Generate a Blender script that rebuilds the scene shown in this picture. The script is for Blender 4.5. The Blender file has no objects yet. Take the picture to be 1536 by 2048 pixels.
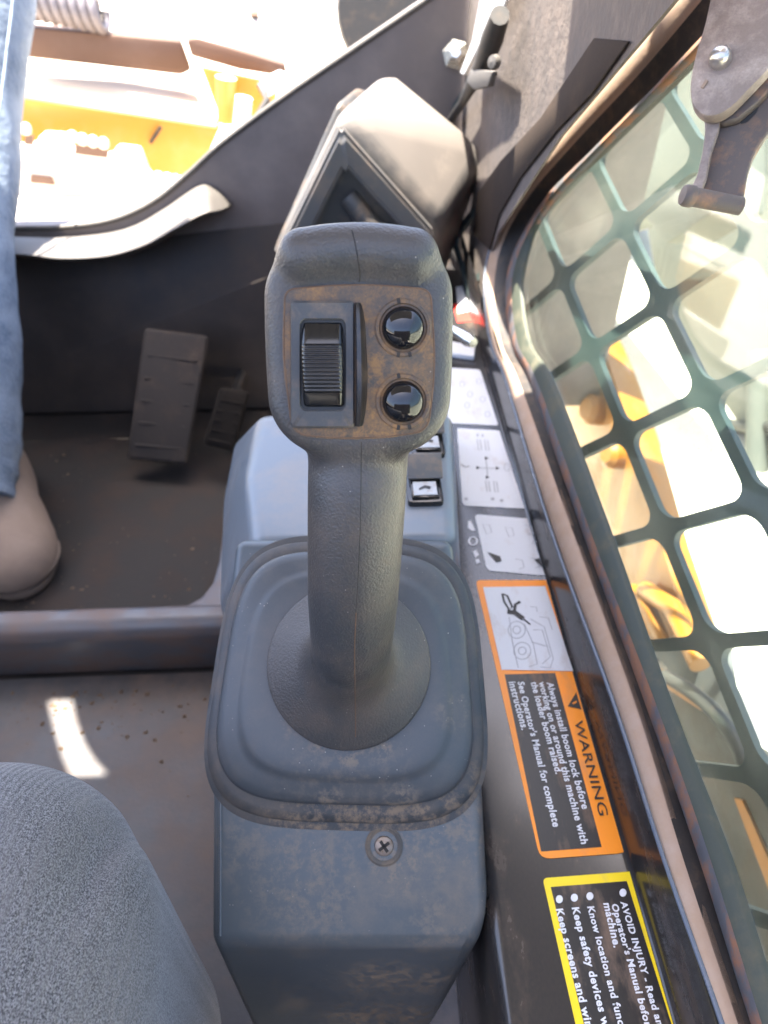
import bpy, bmesh, math, random
import numpy as np
from mathutils import Vector, Matrix
from mathutils.bvhtree import BVHTree

random.seed(7)
SC = bpy.context.scene
COL = SC.collection
R = math.radians

# ------------------------------------------------------------------ camera
CAM_Z, PITCH, YAW, FPX = 0.66, R(42), R(2.6), 1450.0
cd = bpy.data.cameras.new('camera')
cam = bpy.data.objects.new('camera', cd); COL.objects.link(cam)
cam.location = (0, 0, CAM_Z)
cam.rotation_euler = (R(90) - PITCH, 0, -YAW)
cd.sensor_fit = 'VERTICAL'; cd.sensor_height = 36.0; cd.lens = 36.0 * FPX / 2048
cd.clip_start = 0.01; cd.clip_end = 500
cd.dof.use_dof = True; cd.dof.focus_distance = 0.315; cd.dof.aperture_fstop = 25.5 / 2.3
SC.camera = cam
SC.render.resolution_x, SC.render.resolution_y = 768, 1024
SC.cycles.use_denoising = True
SC.cycles.max_bounces = 10; SC.cycles.diffuse_bounces = 6; SC.cycles.transparent_max_bounces = 12
SC.cycles.sample_clamp_indirect = 6.0
SC.cycles.caustics_reflective = False; SC.cycles.caustics_refractive = False

# ------------------------------------------------------------------ sky, sun, exposure
S = Vector((-.15, .12, .95)).normalized()          # towards the sun
w = bpy.data.worlds.new('World'); SC.world = w; w.use_nodes = True
nt = w.node_tree
sky = nt.nodes.new('ShaderNodeTexSky'); sky.sky_type = 'NISHITA'; sky.sun_disc = False
sky.sun_elevation = math.asin(S.z); sky.sun_rotation = math.atan2(S.x, S.y)
sky.air_density = .6; sky.dust_density = 3.0; sky.ozone_density = .4
bg = nt.nodes['Background']; bg.inputs[1].default_value = 0.15
nt.links.new(sky.outputs[0], bg.inputs[0])
ld = bpy.data.lights.new('sun', 'SUN'); ld.energy = 5.0; ld.angle = R(.5); ld.color = (1, .93, .82)
sun = bpy.data.objects.new('sun', ld); COL.objects.link(sun)
sun.rotation_euler = (-S).to_track_quat('-Z', 'Y').to_euler()
SC.view_settings.view_transform = 'Standard'; SC.view_settings.look = 'None'
SC.view_settings.exposure = 3.1; SC.view_settings.gamma = 1

# ------------------------------------------------------------------ survey helpers: a sight line of the photo met with a real plane
CR = Vector((math.cos(YAW), -math.sin(YAW), 0)); CH = Vector((math.sin(YAW), math.cos(YAW), 0))
CF = CH * math.cos(PITCH) + Vector((0, 0, -math.sin(PITCH))); CU = CH * math.sin(PITCH) + Vector((0, 0, math.cos(PITCH)))
CO = Vector((0, 0, CAM_Z))
def ray(x, y): return CR * ((x - 768) / FPX) + CU * ((1024 - y) / FPX) + CF
def D(x, y, d): return CO + ray(x, y) * d
def PL(x, y, p, n):
    k = ray(x, y); n = Vector(n); return CO + k * ((Vector(p) - CO).dot(n) / k.dot(n))
def PZ(x, y, z): return PL(x, y, (0, 0, z), (0, 0, 1))
def PY(x, y, v): return PL(x, y, (0, v, 0), (0, 1, 0))
def PX(x, y, v): return PL(x, y, (v, 0, 0), (1, 0, 0))

# ------------------------------------------------------------------ object helpers
def tag(o, label=None, cat=None, group=None, kind=None):
    for k, v in (('label', label), ('category', cat), ('group', group), ('kind', kind)):
        if v: o[k] = v
    return o
def thing(name, label, cat, loc=(0, 0, 0), group=None):
    o = bpy.data.objects.new(name, None); o.empty_display_size = .02
    COL.objects.link(o); o.location = loc
    return tag(o, label, cat, group)
def wloc(o):
    v = Vector((0, 0, 0))
    while o is not None: v = v + Vector(o.location); o = o.parent
    return v
def obj(name, verts, faces, mat, parent=None, smooth=True, sharp=None):
    off = wloc(parent) if parent else Vector((0, 0, 0))
    me = bpy.data.meshes.new(name)
    me.from_pydata([tuple(Vector(v) - off) for v in verts], [], [tuple(f) for f in faces])
    bm = bmesh.new(); bm.from_mesh(me)
    bmesh.ops.recalc_face_normals(bm, faces=bm.faces)
    bm.to_mesh(me); bm.free()
    if smooth:
        me.polygons.foreach_set('use_smooth', [True] * len(me.polygons))
        if sharp: me.set_sharp_from_angle(angle=R(sharp))
    me.materials.append(mat)
    o = bpy.data.objects.new(name, me); COL.objects.link(o)
    if parent: o.parent = parent
    return o
def objbm(name, bm, mat, parent=None, smooth=True, sharp=40):
    vs = [v.co.copy() for v in bm.verts]
    bm.verts.index_update()
    fs = [[v.index for v in f.verts] for f in bm.faces]
    bm.free()
    return obj(name, vs, fs, mat, parent, smooth, sharp)
def np_obj(name, V, Q, mat, parent=None):
    off = np.array(wloc(parent)) if parent else np.zeros(3)
    V = V - off
    me = bpy.data.meshes.new(name)
    me.vertices.add(len(V)); me.vertices.foreach_set('co', V.astype(np.float32).ravel())
    me.loops.add(Q.size); me.loops.foreach_set('vertex_index', Q.astype(np.int32).ravel())
    me.polygons.add(len(Q)); me.polygons.foreach_set('loop_start', np.arange(0, Q.size, 4, dtype=np.int32))
    me.polygons.foreach_set('use_smooth', np.ones(len(Q), bool))
    me.update(calc_edges=True); me.validate()
    me.materials.append(mat)
    o = bpy.data.objects.new(name, me); COL.objects.link(o)
    if parent: o.parent = parent
    return o

def surface_nets(fn, lo, hi, h):
    lo = np.array(lo); hi = np.array(hi)
    n = np.ceil((hi - lo) / h).astype(int) + 1
    ax = [lo[i] + h * np.arange(n[i]) for i in range(3)]
    P = np.stack(np.meshgrid(*ax, indexing='ij'), -1).astype(np.float32)
    F = fn(P).astype(np.float32)
    s = F < 0
    c = [n[0] - 1, n[1] - 1, n[2] - 1]
    acc = np.zeros((*c, 3), np.float32); cnt = np.zeros(c, np.float32)
    def sl(d): return tuple(slice(d[i], d[i] + c[i]) for i in range(3))
    corners = [(i, j, k) for i in (0, 1) for j in (0, 1) for k in (0, 1)]
    for a in corners:
        for b in corners:
            if sum(b) - sum(a) == 1 and all(b[i] >= a[i] for i in range(3)):
                fa, fb = F[sl(a)], F[sl(b)]
                m = s[sl(a)] != s[sl(b)]
                with np.errstate(all='ignore'):
                    t = np.where(m, fa / (fa - fb), 0)
                A = np.array(a, np.float32); d = np.array(b, np.float32) - A
                acc += np.where(m[..., None], A + t[..., None] * d, 0); cnt += m
    act = cnt > 0
    idx = -np.ones(c, np.int64); idx[act] = np.arange(act.sum())
    I = np.argwhere(act)
    V = lo + (I + acc[act] / cnt[act][:, None]) * h
    quads = []
    for axis in range(3):
        u, v = (axis + 1) % 3, (axis + 2) % 3
        d = [0, 0, 0]; d[axis] = 1
        s0 = s[tuple(slice(0, n[i] - d[i]) for i in range(3))]; s1 = s[tuple(slice(d[i], n[i]) for i in range(3))]
        E = np.argwhere(s0 != s1)
        ok = (E[:, u] > 0) & (E[:, v] > 0) & (E[:, u] < n[u] - 1) & (E[:, v] < n[v] - 1)
        E = E[ok]; inside = s0[tuple(E.T)]
        def at(du, dv):
            q = E.copy(); q[:, u] -= du; q[:, v] -= dv
            return idx[tuple(q.T)]
        q = np.stack([at(1, 1), at(0, 1), at(0, 0), at(1, 0)], 1)
        q[~inside] = q[~inside][:, ::-1]
        quads.append(q)
    return V, np.concatenate(quads)
def smin(a, b, k):
    h = np.clip(.5 + .5 * (b - a) / k, 0, 1); return b + (a - b) * h - k * h * (1 - h)
def smax(a, b, k): return -smin(-a, -b, k)
def rbox(q, half, r):
    d = [np.abs(q[i]) - (half[i] - r) for i in range(3)]
    return np.sqrt(sum(np.maximum(x, 0) ** 2 for x in d)) + np.minimum(np.maximum(np.maximum(d[0], d[1]), d[2]), 0) - r
def frame_q(P, o, axes): 
    d = P - np.array(o, np.float32); return [d @ np.array(a, np.float32) for a in axes]

def prism(name, poly, vec, mat, parent=None, bevel=0, seg=3, sharp=40, prof=.5):
    """closed polygon (list of points) swept along vec"""
    bm = bmesh.new(); vec = Vector(vec)
    a = [bm.verts.new(Vector(p)) for p in poly]; b = [bm.verts.new(Vector(p) + vec) for p in poly]
    n = len(poly)
    bm.faces.new(a); bm.faces.new(b[::-1])
    for i in range(n): bm.faces.new((a[i], b[i], b[(i + 1) % n], a[(i + 1) % n]))
    bmesh.ops.recalc_face_normals(bm, faces=bm.faces)
    if bevel: bmesh.ops.bevel(bm, geom=bm.edges[:], offset=bevel, segments=seg, affect='EDGES', profile=prof, clamp_overlap=True)
    return objbm(name, bm, mat, parent, True, sharp)
def hull(name, pts, mat, parent=None, bevel=0, seg=3, sharp=40):
    bm = bmesh.new()
    for p in pts: bm.verts.new(Vector(p))
    bmesh.ops.convex_hull(bm, input=bm.verts[:])
    bmesh.ops.dissolve_limit(bm, angle_limit=R(4), verts=bm.verts[:], edges=bm.edges[:])
    if bevel: bmesh.ops.bevel(bm, geom=bm.edges[:], offset=bevel, segments=seg, affect='EDGES', profile=.5, clamp_overlap=True)
    return objbm(name, bm, mat, parent, True, sharp)
def box(name, lo, hi, mat, parent=None, bevel=0, seg=2):
    lo, hi = Vector(lo), Vector(hi)
    return prism(name, [lo, (hi.x, lo.y, lo.z), (hi.x, hi.y, lo.z), (lo.x, hi.y, lo.z)], (0, 0, hi.z - lo.z), mat, parent, bevel, seg)
def catmull(pts, n):
    pts = [Vector(p) for p in pts]; P = [2 * pts[0] - pts[1]] + pts + [2 * pts[-1] - pts[-2]]
    out = []
    for i in range(1, len(P) - 2):
        for k in range(n):
            t = k / n; a, b, c, d = P[i - 1], P[i], P[i + 1], P[i + 2]
            out.append(.5 * ((2 * b) + (c - a) * t + (2 * a - 5 * b + 4 * c - d) * t * t + (3 * b - a - 3 * c + d) * t ** 3))
    return out + [pts[-1]]
def tube(name, pts, rad, mat, parent=None, sides=10, caps=True):
    pts = [Vector(p) for p in pts]; n = len(pts)
    rr = rad if isinstance(rad, (list, tuple)) else [rad] * n
    vs, fs = [], []
    t0 = (pts[1] - pts[0]).normalized()
    up = t0.orthogonal().normalized()
    for i, p in enumerate(pts):
        t = (pts[min(i + 1, n - 1)] - pts[max(i - 1, 0)]).normalized()
        up = (up - t * up.dot(t)).normalized(); s = t.cross(up)
        for k in range(sides):
            a = 2 * math.pi * k / sides
            vs.append(p + (up * math.cos(a) + s * math.sin(a)) * rr[i])
    for i in range(n - 1):
        for k in range(sides):
            fs.append((i * sides + k, i * sides + (k + 1) % sides, (i + 1) * sides + (k + 1) % sides, (i + 1) * sides + k))
    if caps: fs += [tuple(range(sides)), tuple(range((n - 1) * sides, n * sides))[::-1]]
    return obj(name, vs, fs, mat, parent, True, 50)
def lathe(name, prof, o, ax, mat, parent=None, n=48, sharp=40, caps=True):
    """prof: (radius, height) pairs along axis ax from o"""
    ax = Vector(ax).normalized(); a = ax.orthogonal().normalized(); b = ax.cross(a); o = Vector(o)
    vs, fs = [], []
    for r_, h_ in prof:
        for k in range(n):
            t = 2 * math.pi * k / n; vs.append(o + ax * h_ + (a * math.cos(t) + b * math.sin(t)) * r_)
    m = len(prof)
    for i in range(m - 1):
        for k in range(n):
            fs.append((i * n + k, i * n + (k + 1) % n, (i + 1) * n + (k + 1) % n, (i + 1) * n + k))
    if caps: fs += [tuple(range(n))[::-1], tuple(range((m - 1) * n, m * n))]
    return obj(name, vs, fs, mat, parent, True, sharp)
def loft(name, rows, mat, parent=None, closed=False, sharp=40, cap=False):
    n = len(rows[0]); vs = [p for r_ in rows for p in r_]; fs = []
    for i in range(len(rows) - 1):
        for k in range(n if closed else n - 1):
            fs.append((i * n + k, i * n + (k + 1) % n, (i + 1) * n + (k + 1) % n, (i + 1) * n + k))
    if cap: fs += [tuple(range(n))[::-1], tuple(range((len(rows) - 1) * n, len(rows) * n))]
    return obj(name, vs, fs, mat, parent, True, sharp)
def sheet(name, poly, nrm, mat, parent=None, th=.0004):
    """thin printed sheet lying on a surface: poly lifted by th, with a real edge"""
    nrm = Vector(nrm).normalized() * th
    n = len(poly); vs = [Vector(p) for p in poly] + [Vector(p) + nrm for p in poly]
    fs = [tuple(range(n, 2 * n)), tuple(range(n))[::-1]] + [(i, (i + 1) % n, n + (i + 1) % n, n + i) for i in range(n)]
    return obj(name, vs, fs, mat, parent, False)
def rrect(hw, hh, r, k=6):
    out = []
    for cx, cy, a0 in ((hw - r, hh - r, 0), (-hw + r, hh - r, 90), (-hw + r, -hh + r, 180), (hw - r, -hh + r, 270)):
        for i in range(k + 1):
            a = R(a0 + 90 * i / k); out.append((cx + r * math.cos(a), cy + r * math.sin(a)))
    return out
def text(name, body, mat, parent, start, end, nrm, lift, bold=0.0, capscale=1.0):
    """flat lettering fitted between two points of its baseline"""
    cu = bpy.data.curves.new(name, 'FONT'); cu.body = body; cu.size = 1; cu.offset = bold; cu.fill_mode = 'FRONT'; cu.resolution_u = 3; cu.space_character = 1.0 + bold * 3.2
    to = bpy.data.objects.new(name, cu); COL.objects.link(to)
    bpy.context.view_layer.update()
    me = bpy.data.meshes.new_from_object(to.evaluated_get(bpy.context.evaluated_depsgraph_get()))
    bpy.data.objects.remove(to); bpy.data.curves.remove(cu)
    n = len(me.vertices); co = np.zeros(n * 3); me.vertices.foreach_get('co', co); co = co.reshape(-1, 3)
    x0, x1 = co[:, 0].min(), co[:, 0].max()
    start, end = Vector(start), Vector(end); L = (end - start).length; k = L / (x1 - x0)
    xd = (end - start) / L; nn = Vector(nrm).normalized(); yd = nn.cross(xd)
    off = wloc(parent)
    W = np.array(start + nn * lift - off) + np.outer((co[:, 0] - x0) * k, np.array(xd)) + np.outer(co[:, 1] * k * capscale, np.array(yd))
    me.vertices.foreach_set('co', W.ravel()); me.update()
    me.name = name; me.materials.clear(); me.materials.append(mat)
    o = bpy.data.objects.new(name, me); COL.objects.link(o); o.parent = parent
    return o

# ------------------------------------------------------------------ materials
def mk(name):
    m = bpy.data.materials.new(name); m.use_nodes = True
    return m, m.node_tree, m.node_tree.nodes['Principled BSDF']
def noise(nt, sc, det=6, rough=.6, vec=None, w=None):
    n = nt.nodes.new('ShaderNodeTexNoise'); n.inputs['Scale'].default_value = sc
    n.inputs['Detail'].default_value = det; n.inputs['Roughness'].default_value = rough
    if vec: nt.links.new(vec, n.inputs['Vector'])
    return n.outputs[0]
def ramp(nt, src, a, b, ca=(0, 0, 0, 1), cb=(1, 1, 1, 1)):
    r = nt.nodes.new('ShaderNodeValToRGB'); nt.links.new(src, r.inputs[0])
    r.color_ramp.elements[0].position = a; r.color_ramp.elements[0].color = ca
    r.color_ramp.elements[1].position = b; r.color_ramp.elements[1].color = cb
    return r.outputs[0]
def mixc(nt, fac, a, b):
    m = nt.nodes.new('ShaderNodeMix'); m.data_type = 'RGBA'
    for k, v in ((0, fac), (6, a), (7, b)):
        if hasattr(v, 'is_output'): nt.links.new(v, m.inputs[k])
        elif isinstance(v, (int, float)): m.inputs[k].default_value = v
        else: m.inputs[k].default_value = (*v, 1)
    return m.outputs[2]
def math_(nt, op, a, b=None):
    m = nt.nodes.new('ShaderNodeMath'); m.operation = op
    for k, v in ((0, a), (1, b)):
        if v is None: continue
        if hasattr(v, 'is_output'): nt.links.new(v, m.inputs[k])
        else: m.inputs[k].default_value = v
    return m.outputs[0]
DUST = (.30, .19, .11)
def dusty(name, base, rough=.45, dust=DUST, amt=.5, sc=25, lo=.5, hi=.72, grain=0, grain_s=.25, fine=.25, spec=.5, metal=0, bump=.0, base2=None, stretch=None, coat=0, speck=0.0, up=0.0, spots=0.0, stain=None, stain_sc=130):
    m, nt, p = mk(name)
    tc = nt.nodes.new('ShaderNodeTexCoord'); vec = tc.outputs['Object']
    if stretch:
        mp = nt.nodes.new('ShaderNodeMapping'); mp.inputs['Scale'].default_value = stretch
        nt.links.new(vec, mp.inputs[0]); vec = mp.outputs[0]
    patch = ramp(nt, noise(nt, sc, 8, .65, vec), lo, hi)
    gr = ramp(nt, noise(nt, 900, 3, .7, vec), .35, .7)
    f = math_(nt, 'MULTIPLY', patch, amt)
    f2 = math_(nt, 'MULTIPLY', gr, fine)
    fm = math_(nt, 'ADD', f, math_(nt, 'MULTIPLY', f2, math_(nt, 'ADD', f, .15)))
    if up:   # faces that look up take the dust colour, painting in light from above
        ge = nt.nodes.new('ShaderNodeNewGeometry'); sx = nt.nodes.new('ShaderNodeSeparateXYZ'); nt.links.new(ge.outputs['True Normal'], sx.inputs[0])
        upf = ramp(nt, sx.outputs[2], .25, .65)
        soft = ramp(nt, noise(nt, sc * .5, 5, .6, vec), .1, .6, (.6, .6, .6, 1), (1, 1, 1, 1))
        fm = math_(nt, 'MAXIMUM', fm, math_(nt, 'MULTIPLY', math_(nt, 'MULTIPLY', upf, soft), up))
    b = base
    if base2: b = mixc(nt, ramp(nt, noise(nt, sc * .6, 5, .6, vec), .35, .65), base, base2)
    if spots:   # round washed-out drops in the dust film
        vs_ = nt.nodes.new('ShaderNodeTexVoronoi'); vs_.inputs['Scale'].default_value = 95; vs_.inputs['Randomness'].default_value = 1; nt.links.new(vec, vs_.inputs['Vector'])
        hole = ramp(nt, vs_.outputs['Distance'], .18, .42)
        fm = math_(nt, 'MULTIPLY', fm, math_(nt, 'ADD', math_(nt, 'MULTIPLY', hole, spots), 1 - spots))
    if stain:   # mud that has collected in given places: (centre, radius, amount)
        for c_, r_, k_ in stain:
            dn_ = nt.nodes.new('ShaderNodeVectorMath'); dn_.operation = 'DISTANCE'; nt.links.new(tc.outputs['Object'], dn_.inputs[0]); dn_.inputs[1].default_value = c_
            near = ramp(nt, math_(nt, 'DIVIDE', dn_.outputs['Value'], r_), .35, 1.0, (1, 1, 1, 1), (0, 0, 0, 1))
            br = ramp(nt, noise(nt, stain_sc, 9, .75, vec), .45, .60)
            fm = math_(nt, 'MAXIMUM', fm, math_(nt, 'MULTIPLY', math_(nt, 'MULTIPLY', near, br), k_))
    col = mixc(nt, fm, b, dust)
    rr = math_(nt, 'ADD', math_(nt, 'MULTIPLY', fm, .5), rough)
    if speck:
        sp = nt.nodes.new('ShaderNodeTexVoronoi'); sp.inputs['Scale'].default_value = 330; nt.links.new(vec, sp.inputs['Vector'])
        k = ramp(nt, sp.outputs['Distance'], .05, .11, (1, 1, 1, 1), (0, 0, 0, 1))
        k2 = ramp(nt, noise(nt, 120, 2, .5, vec), .55, .6)
        col = mixc(nt, math_(nt, 'MULTIPLY', math_(nt, 'MULTIPLY', k, k2), speck), col, (.55, .47, .38))
    nt.links.new(col, p.inputs['Base Color']); nt.links.new(rr, p.inputs['Roughness'])
    p.inputs['Specular IOR Level'].default_value = spec; p.inputs['Metallic'].default_value = metal
    p.inputs['Coat Weight'].default_value = coat; p.inputs['Coat Roughness'].default_value = .12
    h = None
    if grain:
        v = nt.nodes.new('ShaderNodeTexVoronoi'); v.feature = 'SMOOTH_F1'; v.inputs['Scale'].default_value = grain
        v.inputs['Smoothness'].default_value = .6
        # warp the cells so that the grain reads as leather, not as dots
        wv = nt.nodes.new('ShaderNodeTexNoise'); wv.inputs['Scale'].default_value = grain * .6; nt.links.new(vec, wv.inputs['Vector'])
        ad = nt.nodes.new('ShaderNodeVectorMath'); ad.operation = 'MULTIPLY_ADD'
        nt.links.new(wv.outputs[1], ad.inputs[0]); ad.inputs[1].default_value = (1.6 / grain,) * 3; nt.links.new(vec, ad.inputs[2])
        nt.links.new(ad.outputs[0], v.inputs['Vector'])
        bp = nt.nodes.new('ShaderNodeBump'); bp.inputs['Strength'].default_value = grain_s; bp.inputs['Distance'].default_value = .0004
        bp.invert = True
        nt.links.new(v.outputs['Distance'], bp.inputs['Height']); h = bp
    if bump:
        b2 = nt.nodes.new('ShaderNodeBump'); b2.inputs['Strength'].default_value = bump; b2.inputs['Distance'].default_value = .001
        nt.links.new(noise(nt, 140, 4, .6, vec), b2.inputs['Height'])
        if h: nt.links.new(h.outputs[0], b2.inputs['Normal'])
        h = b2
    if h: nt.links.new(h.outputs[0], p.inputs['Normal'])
    return m
def plain(name, col, rough=.5, metal=0, spec=.5):
    return dusty(name, col, rough, amt=.12, fine=.1, spec=spec, metal=metal, sc=60)

M = {}
M['grip'] = dusty('grip_plastic', (.038, .0385, .039), .42, amt=.22, sc=22, lo=.42, hi=.8, up=.09, grain=900, grain_s=.55, speck=.5)  # upward faces lightened, painting in the light on the head top
M['panel'] = dusty('panel_plastic', (.036, .034, .032), .5, dust=(.215, .122, .062), amt=.8, sc=95, lo=.34, hi=.66, fine=.9, speck=.4, bump=.25)
M['bezel'] = dusty('bezel_plastic', (.040, .041, .042), .48, amt=.35, sc=60, lo=.5, hi=.75, fine=.4)
M['gloss'] = dusty('black_gloss_plastic', (.006, .007, .008), .14, amt=.05, sc=80, fine=.1, spec=.55)
M['dome'] = dusty('black_dome_plastic', (.004, .005, .007), .05, amt=.015, sc=80, fine=.05, spec=.6)
M['dirt'] = dusty('packed_dirt', (.11, .06, .034), .9, amt=.4, sc=150)
M['seam'] = plain('seam_shadow_gap', (.02, .017, .015), .8)
M['flange'] = dusty('flange_plastic', (.046, .052, .059), .40, amt=.22, sc=40, grain=900, grain_s=.35, speck=.6)
M['boot'] = dusty('boot_rubber', (.047, .053, .059), .45, amt=.28, sc=22, lo=.48, hi=.8, speck=.7, bump=.05)
M['mud'] = dusty('boot_rubber_muddy', (.055, .052, .048), .6, dust=(.24, .17, .11), amt=.6, sc=45, lo=.45, hi=.65)
M['pod'] = dusty('console_plastic', (.060, .075, .087), .34, dust=(.25, .18, .12), amt=.42, sc=26, lo=.5, hi=.66, fine=.3, speck=.4, bump=.06)
M['fcon'] = dusty('front_console_plastic', (.145, .168, .19), .3, dust=(.33, .25, .18), amt=.35, sc=14, lo=.5, hi=.7)
M['plate'] = dusty('black_painted_steel', (.020, .020, .021), .22, dust=(.22, .14, .09), amt=.3, sc=30, lo=.52, hi=.75, stretch=(1, .4, 1), coat=.3)
M['lip'] = dusty('steel_lip', (.10, .12, .15), .25, amt=.1)
M['beige'] = dusty('dusty_rubber', (.33, .24, .18), .8, amt=.5, sc=80, lo=.3, hi=.7, bump=.3)
M['seal'] = dusty('black_seal', (.018, .016, .015), .6, amt=.25, sc=60, lo=.5, hi=.8, bump=.2)
M['rust'] = dusty('weathered_strip', (.085, .088, .095), .6, dust=(.27, .12, .06), amt=.8, sc=45, lo=.45, hi=.6, bump=.3)
M['gedge'] = dusty('glass_edge', (.030, .036, .024), .6, dust=(.12, .10, .06), amt=.5, sc=50)
M['grille'] = dusty('grille_steel', (.026, .038, .040), .5, dust=(.075, .10, .088), amt=.5, sc=14, lo=.35, hi=.65)
M['latch'] = dusty('latch_powder_coat', (.22, .165, .135), .7, dust=(.5, .40, .33), amt=.55, sc=70, lo=.45, hi=.7, bump=.5, fine=.6)
M['latch_d'] = dusty('latch_dark', (.11, .085, .072), .6, dust=(.4, .2, .1), amt=.5, sc=60, lo=.5, hi=.65)
M['bolt'] = plain('zinc_bolt', (.55, .5, .45), .3, .8)
M['chrome'] = plain('bare_metal', (.7, .68, .62), .25, .9)
M['pillar'] = dusty('pillar_lining', (.098, .078, .066), .9, dust=(.16, .122, .098), amt=.5, sc=60, lo=.4, hi=.65, bump=.8, fine=.6)
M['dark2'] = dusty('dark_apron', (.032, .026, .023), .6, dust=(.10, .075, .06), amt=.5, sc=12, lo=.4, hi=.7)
M['dark'] = dusty('dark_paint', (.17, .142, .128), .5, dust=(.30, .25, .215), amt=.45, sc=16, lo=.45, hi=.75)
M['ledge'] = dusty('sill_plastic', (.075, .068, .061), .6, dust=(.17, .145, .12), amt=.3, sc=20)
M['floor'] = dusty('floor_rubber', (.064, .066, .073), .45, base2=(.030, .029, .031), dust=(.155, .108, .08), amt=.6, sc=9, lo=.42, hi=.66, bump=.4)
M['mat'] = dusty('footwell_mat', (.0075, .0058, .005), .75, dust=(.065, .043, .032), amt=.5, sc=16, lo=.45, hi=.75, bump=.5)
M['beam'] = dusty('worn_beam', (.080, .087, .102), .34, dust=(.16, .10, .07), amt=.6, sc=16, lo=.42, hi=.62, stretch=(1, 1, 2))
M['boxp'] = dusty('box_plastic', (.055, .054, .055), .45, dust=(.50, .41, .33), amt=.22, sc=20, lo=.4, hi=.75, up=.20)  # upward faces lightened to paint in the sunlit top of the box
M['white'] = plain('white_paint', (.8, .79, .76), .5)
M['decal'] = dusty('white_decal', (.58, .595, .62), .35, dust=(.36, .24, .16), amt=.5, sc=55, lo=.55, hi=.8, stretch=(1, .5, 1))
M['iconp'] = dusty('dusty_icon_plate', (.40, .40, .39), .4, amt=.5, sc=200)
M['ink'] = plain('black_ink', (.012, .012, .012), .5)
M['greyink'] = plain('grey_ink', (.33, .34, .36), .5)
M['print'] = dusty('black_decal', (.016, .015, .015), .35, dust=(.20, .13, .085), amt=.75, sc=55, lo=.5, hi=.7, stretch=(1, .4, 1))
M['orange'] = dusty('orange_decal', (.88, .27, .015), .35, dust=(.33, .20, .12), amt=.45, sc=60, lo=.52, hi=.75, stretch=(1, .5, 1))
M['yellowd'] = dusty('yellow_decal', (.85, .62, .015), .35, dust=(.36, .27, .12), amt=.4, sc=60, lo=.55, hi=.75, stretch=(1, .5, 1))
M['letters'] = dusty('white_letters', (.66, .67, .69), .4, amt=.25, sc=120, lo=.55, hi=.7)
M['red'] = plain('red_sticker', (.6, .04, .03), .4)
M['yellow'] = dusty('yellow_paint', (.46, .205, .012), .4, dust=(.62, .54, .42), amt=.12, sc=6, lo=.5, hi=.75, up=.85)  # upward faces paled to paint in the blown-out sun on top
M['armyellow'] = dusty('arm_yellow_paint', (.27, .10, .001), .4, dust=(.2, .13, .08), amt=.4, sc=12, lo=.5, hi=.7)
M['fender'] = dusty('fender_steel', (.022, .019, .016), .6, dust=(.055, .038, .026), amt=.6, sc=14, lo=.4, hi=.65)
M['canvas'] = plain('grey_canvas', (.10, .102, .105), .9)
M['rustbeam'] = dusty('brown_steel', (.085, .045, .028), .7, dust=(.14, .10, .08), amt=.6, sc=5)
M['paleblock'] = dusty('pale_dusty_steel', (.62, .55, .47), .7, amt=.15, sc=8)
M['greytank'] = dusty('grey_green_steel', (.07, .075, .066), .6, dust=(.13, .125, .105), amt=.6, sc=3, lo=.35, hi=.7)
M['coil'] = plain('grey_coil', (.13, .12, .13), .5)
M['grit'] = plain('dry_earth_grit', (.10, .068, .045), .95)
M['boxframe'] = dusty('box_frame_plastic', (.085, .082, .080), .4, amt=.2, sc=30)
M['shadow_tone2'] = dusty('worn_dark_pedal', (.010, .008, .0065), .95, dust=(.03, .023, .018), amt=.5, sc=30, spec=.2)
M['shadow_tone'] = dusty('shadow_black', (.040, .031, .026), .95, amt=.05, spec=.05)  # tone of the shadow painted on the pillar lining
M['rubber'] = plain('black_rubber', (.02, .02, .02), .6)
M['ground'] = dusty('sandy_ground', (.60, .54, .45), .9, dust=(.5, .4, .3), amt=.5, sc=1.2, bump=.2)
M['roofp'] = plain('sun_shaping_roof_grey', (.10, .10, .10), .8)
M['shoe'] = dusty('suede', (.20, .145, .108), .9, dust=(.26, .20, .155), amt=.5, sc=40, lo=.35, hi=.7, bump=.4)
M['sole'] = plain('shoe_sole', (.17, .13, .10), .8)

def denim():
    m, nt, p = mk('denim')
    tc = nt.nodes.new('ShaderNodeTexCoord')
    mp = nt.nodes.new('ShaderNodeMapping'); mp.inputs['Rotation'].default_value = (0, .5, 0); mp.inputs['Scale'].default_value = (900, 900, 60)
    nt.links.new(tc.outputs['Object'], mp.inputs[0])
    a = noise(nt, 1, 2, .5, mp.outputs[0]); b = noise(nt, 18, 6, .6, tc.outputs['Object'])
    c = mixc(nt, ramp(nt, b, .35, .7), (.070, .105, .155), (.20, .25, .31))
    c = mixc(nt, math_(nt, 'MULTIPLY', ramp(nt, a, .35, .7), .45), c, (.33, .37, .42))
    nt.links.new(c, p.inputs['Base Color']); p.inputs['Roughness'].default_value = .9
    bp = nt.nodes.new('ShaderNodeBump'); bp.inputs['Strength'].default_value = .5; bp.inputs['Distance'].default_value = .0015
    nt.links.new(a, bp.inputs['Height'])
    b3 = nt.nodes.new('ShaderNodeBump'); b3.inputs['Strength'].default_value = .7; b3.inputs['Distance'].default_value = .01
    nt.links.new(noise(nt, 22, 3, .5, tc.outputs['Object']), b3.inputs['Height']); nt.links.new(bp.outputs[0], b3.inputs['Normal'])
    nt.links.new(b3.outputs[0], p.inputs['Normal'])
    return m
M['denim'] = denim()
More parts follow.
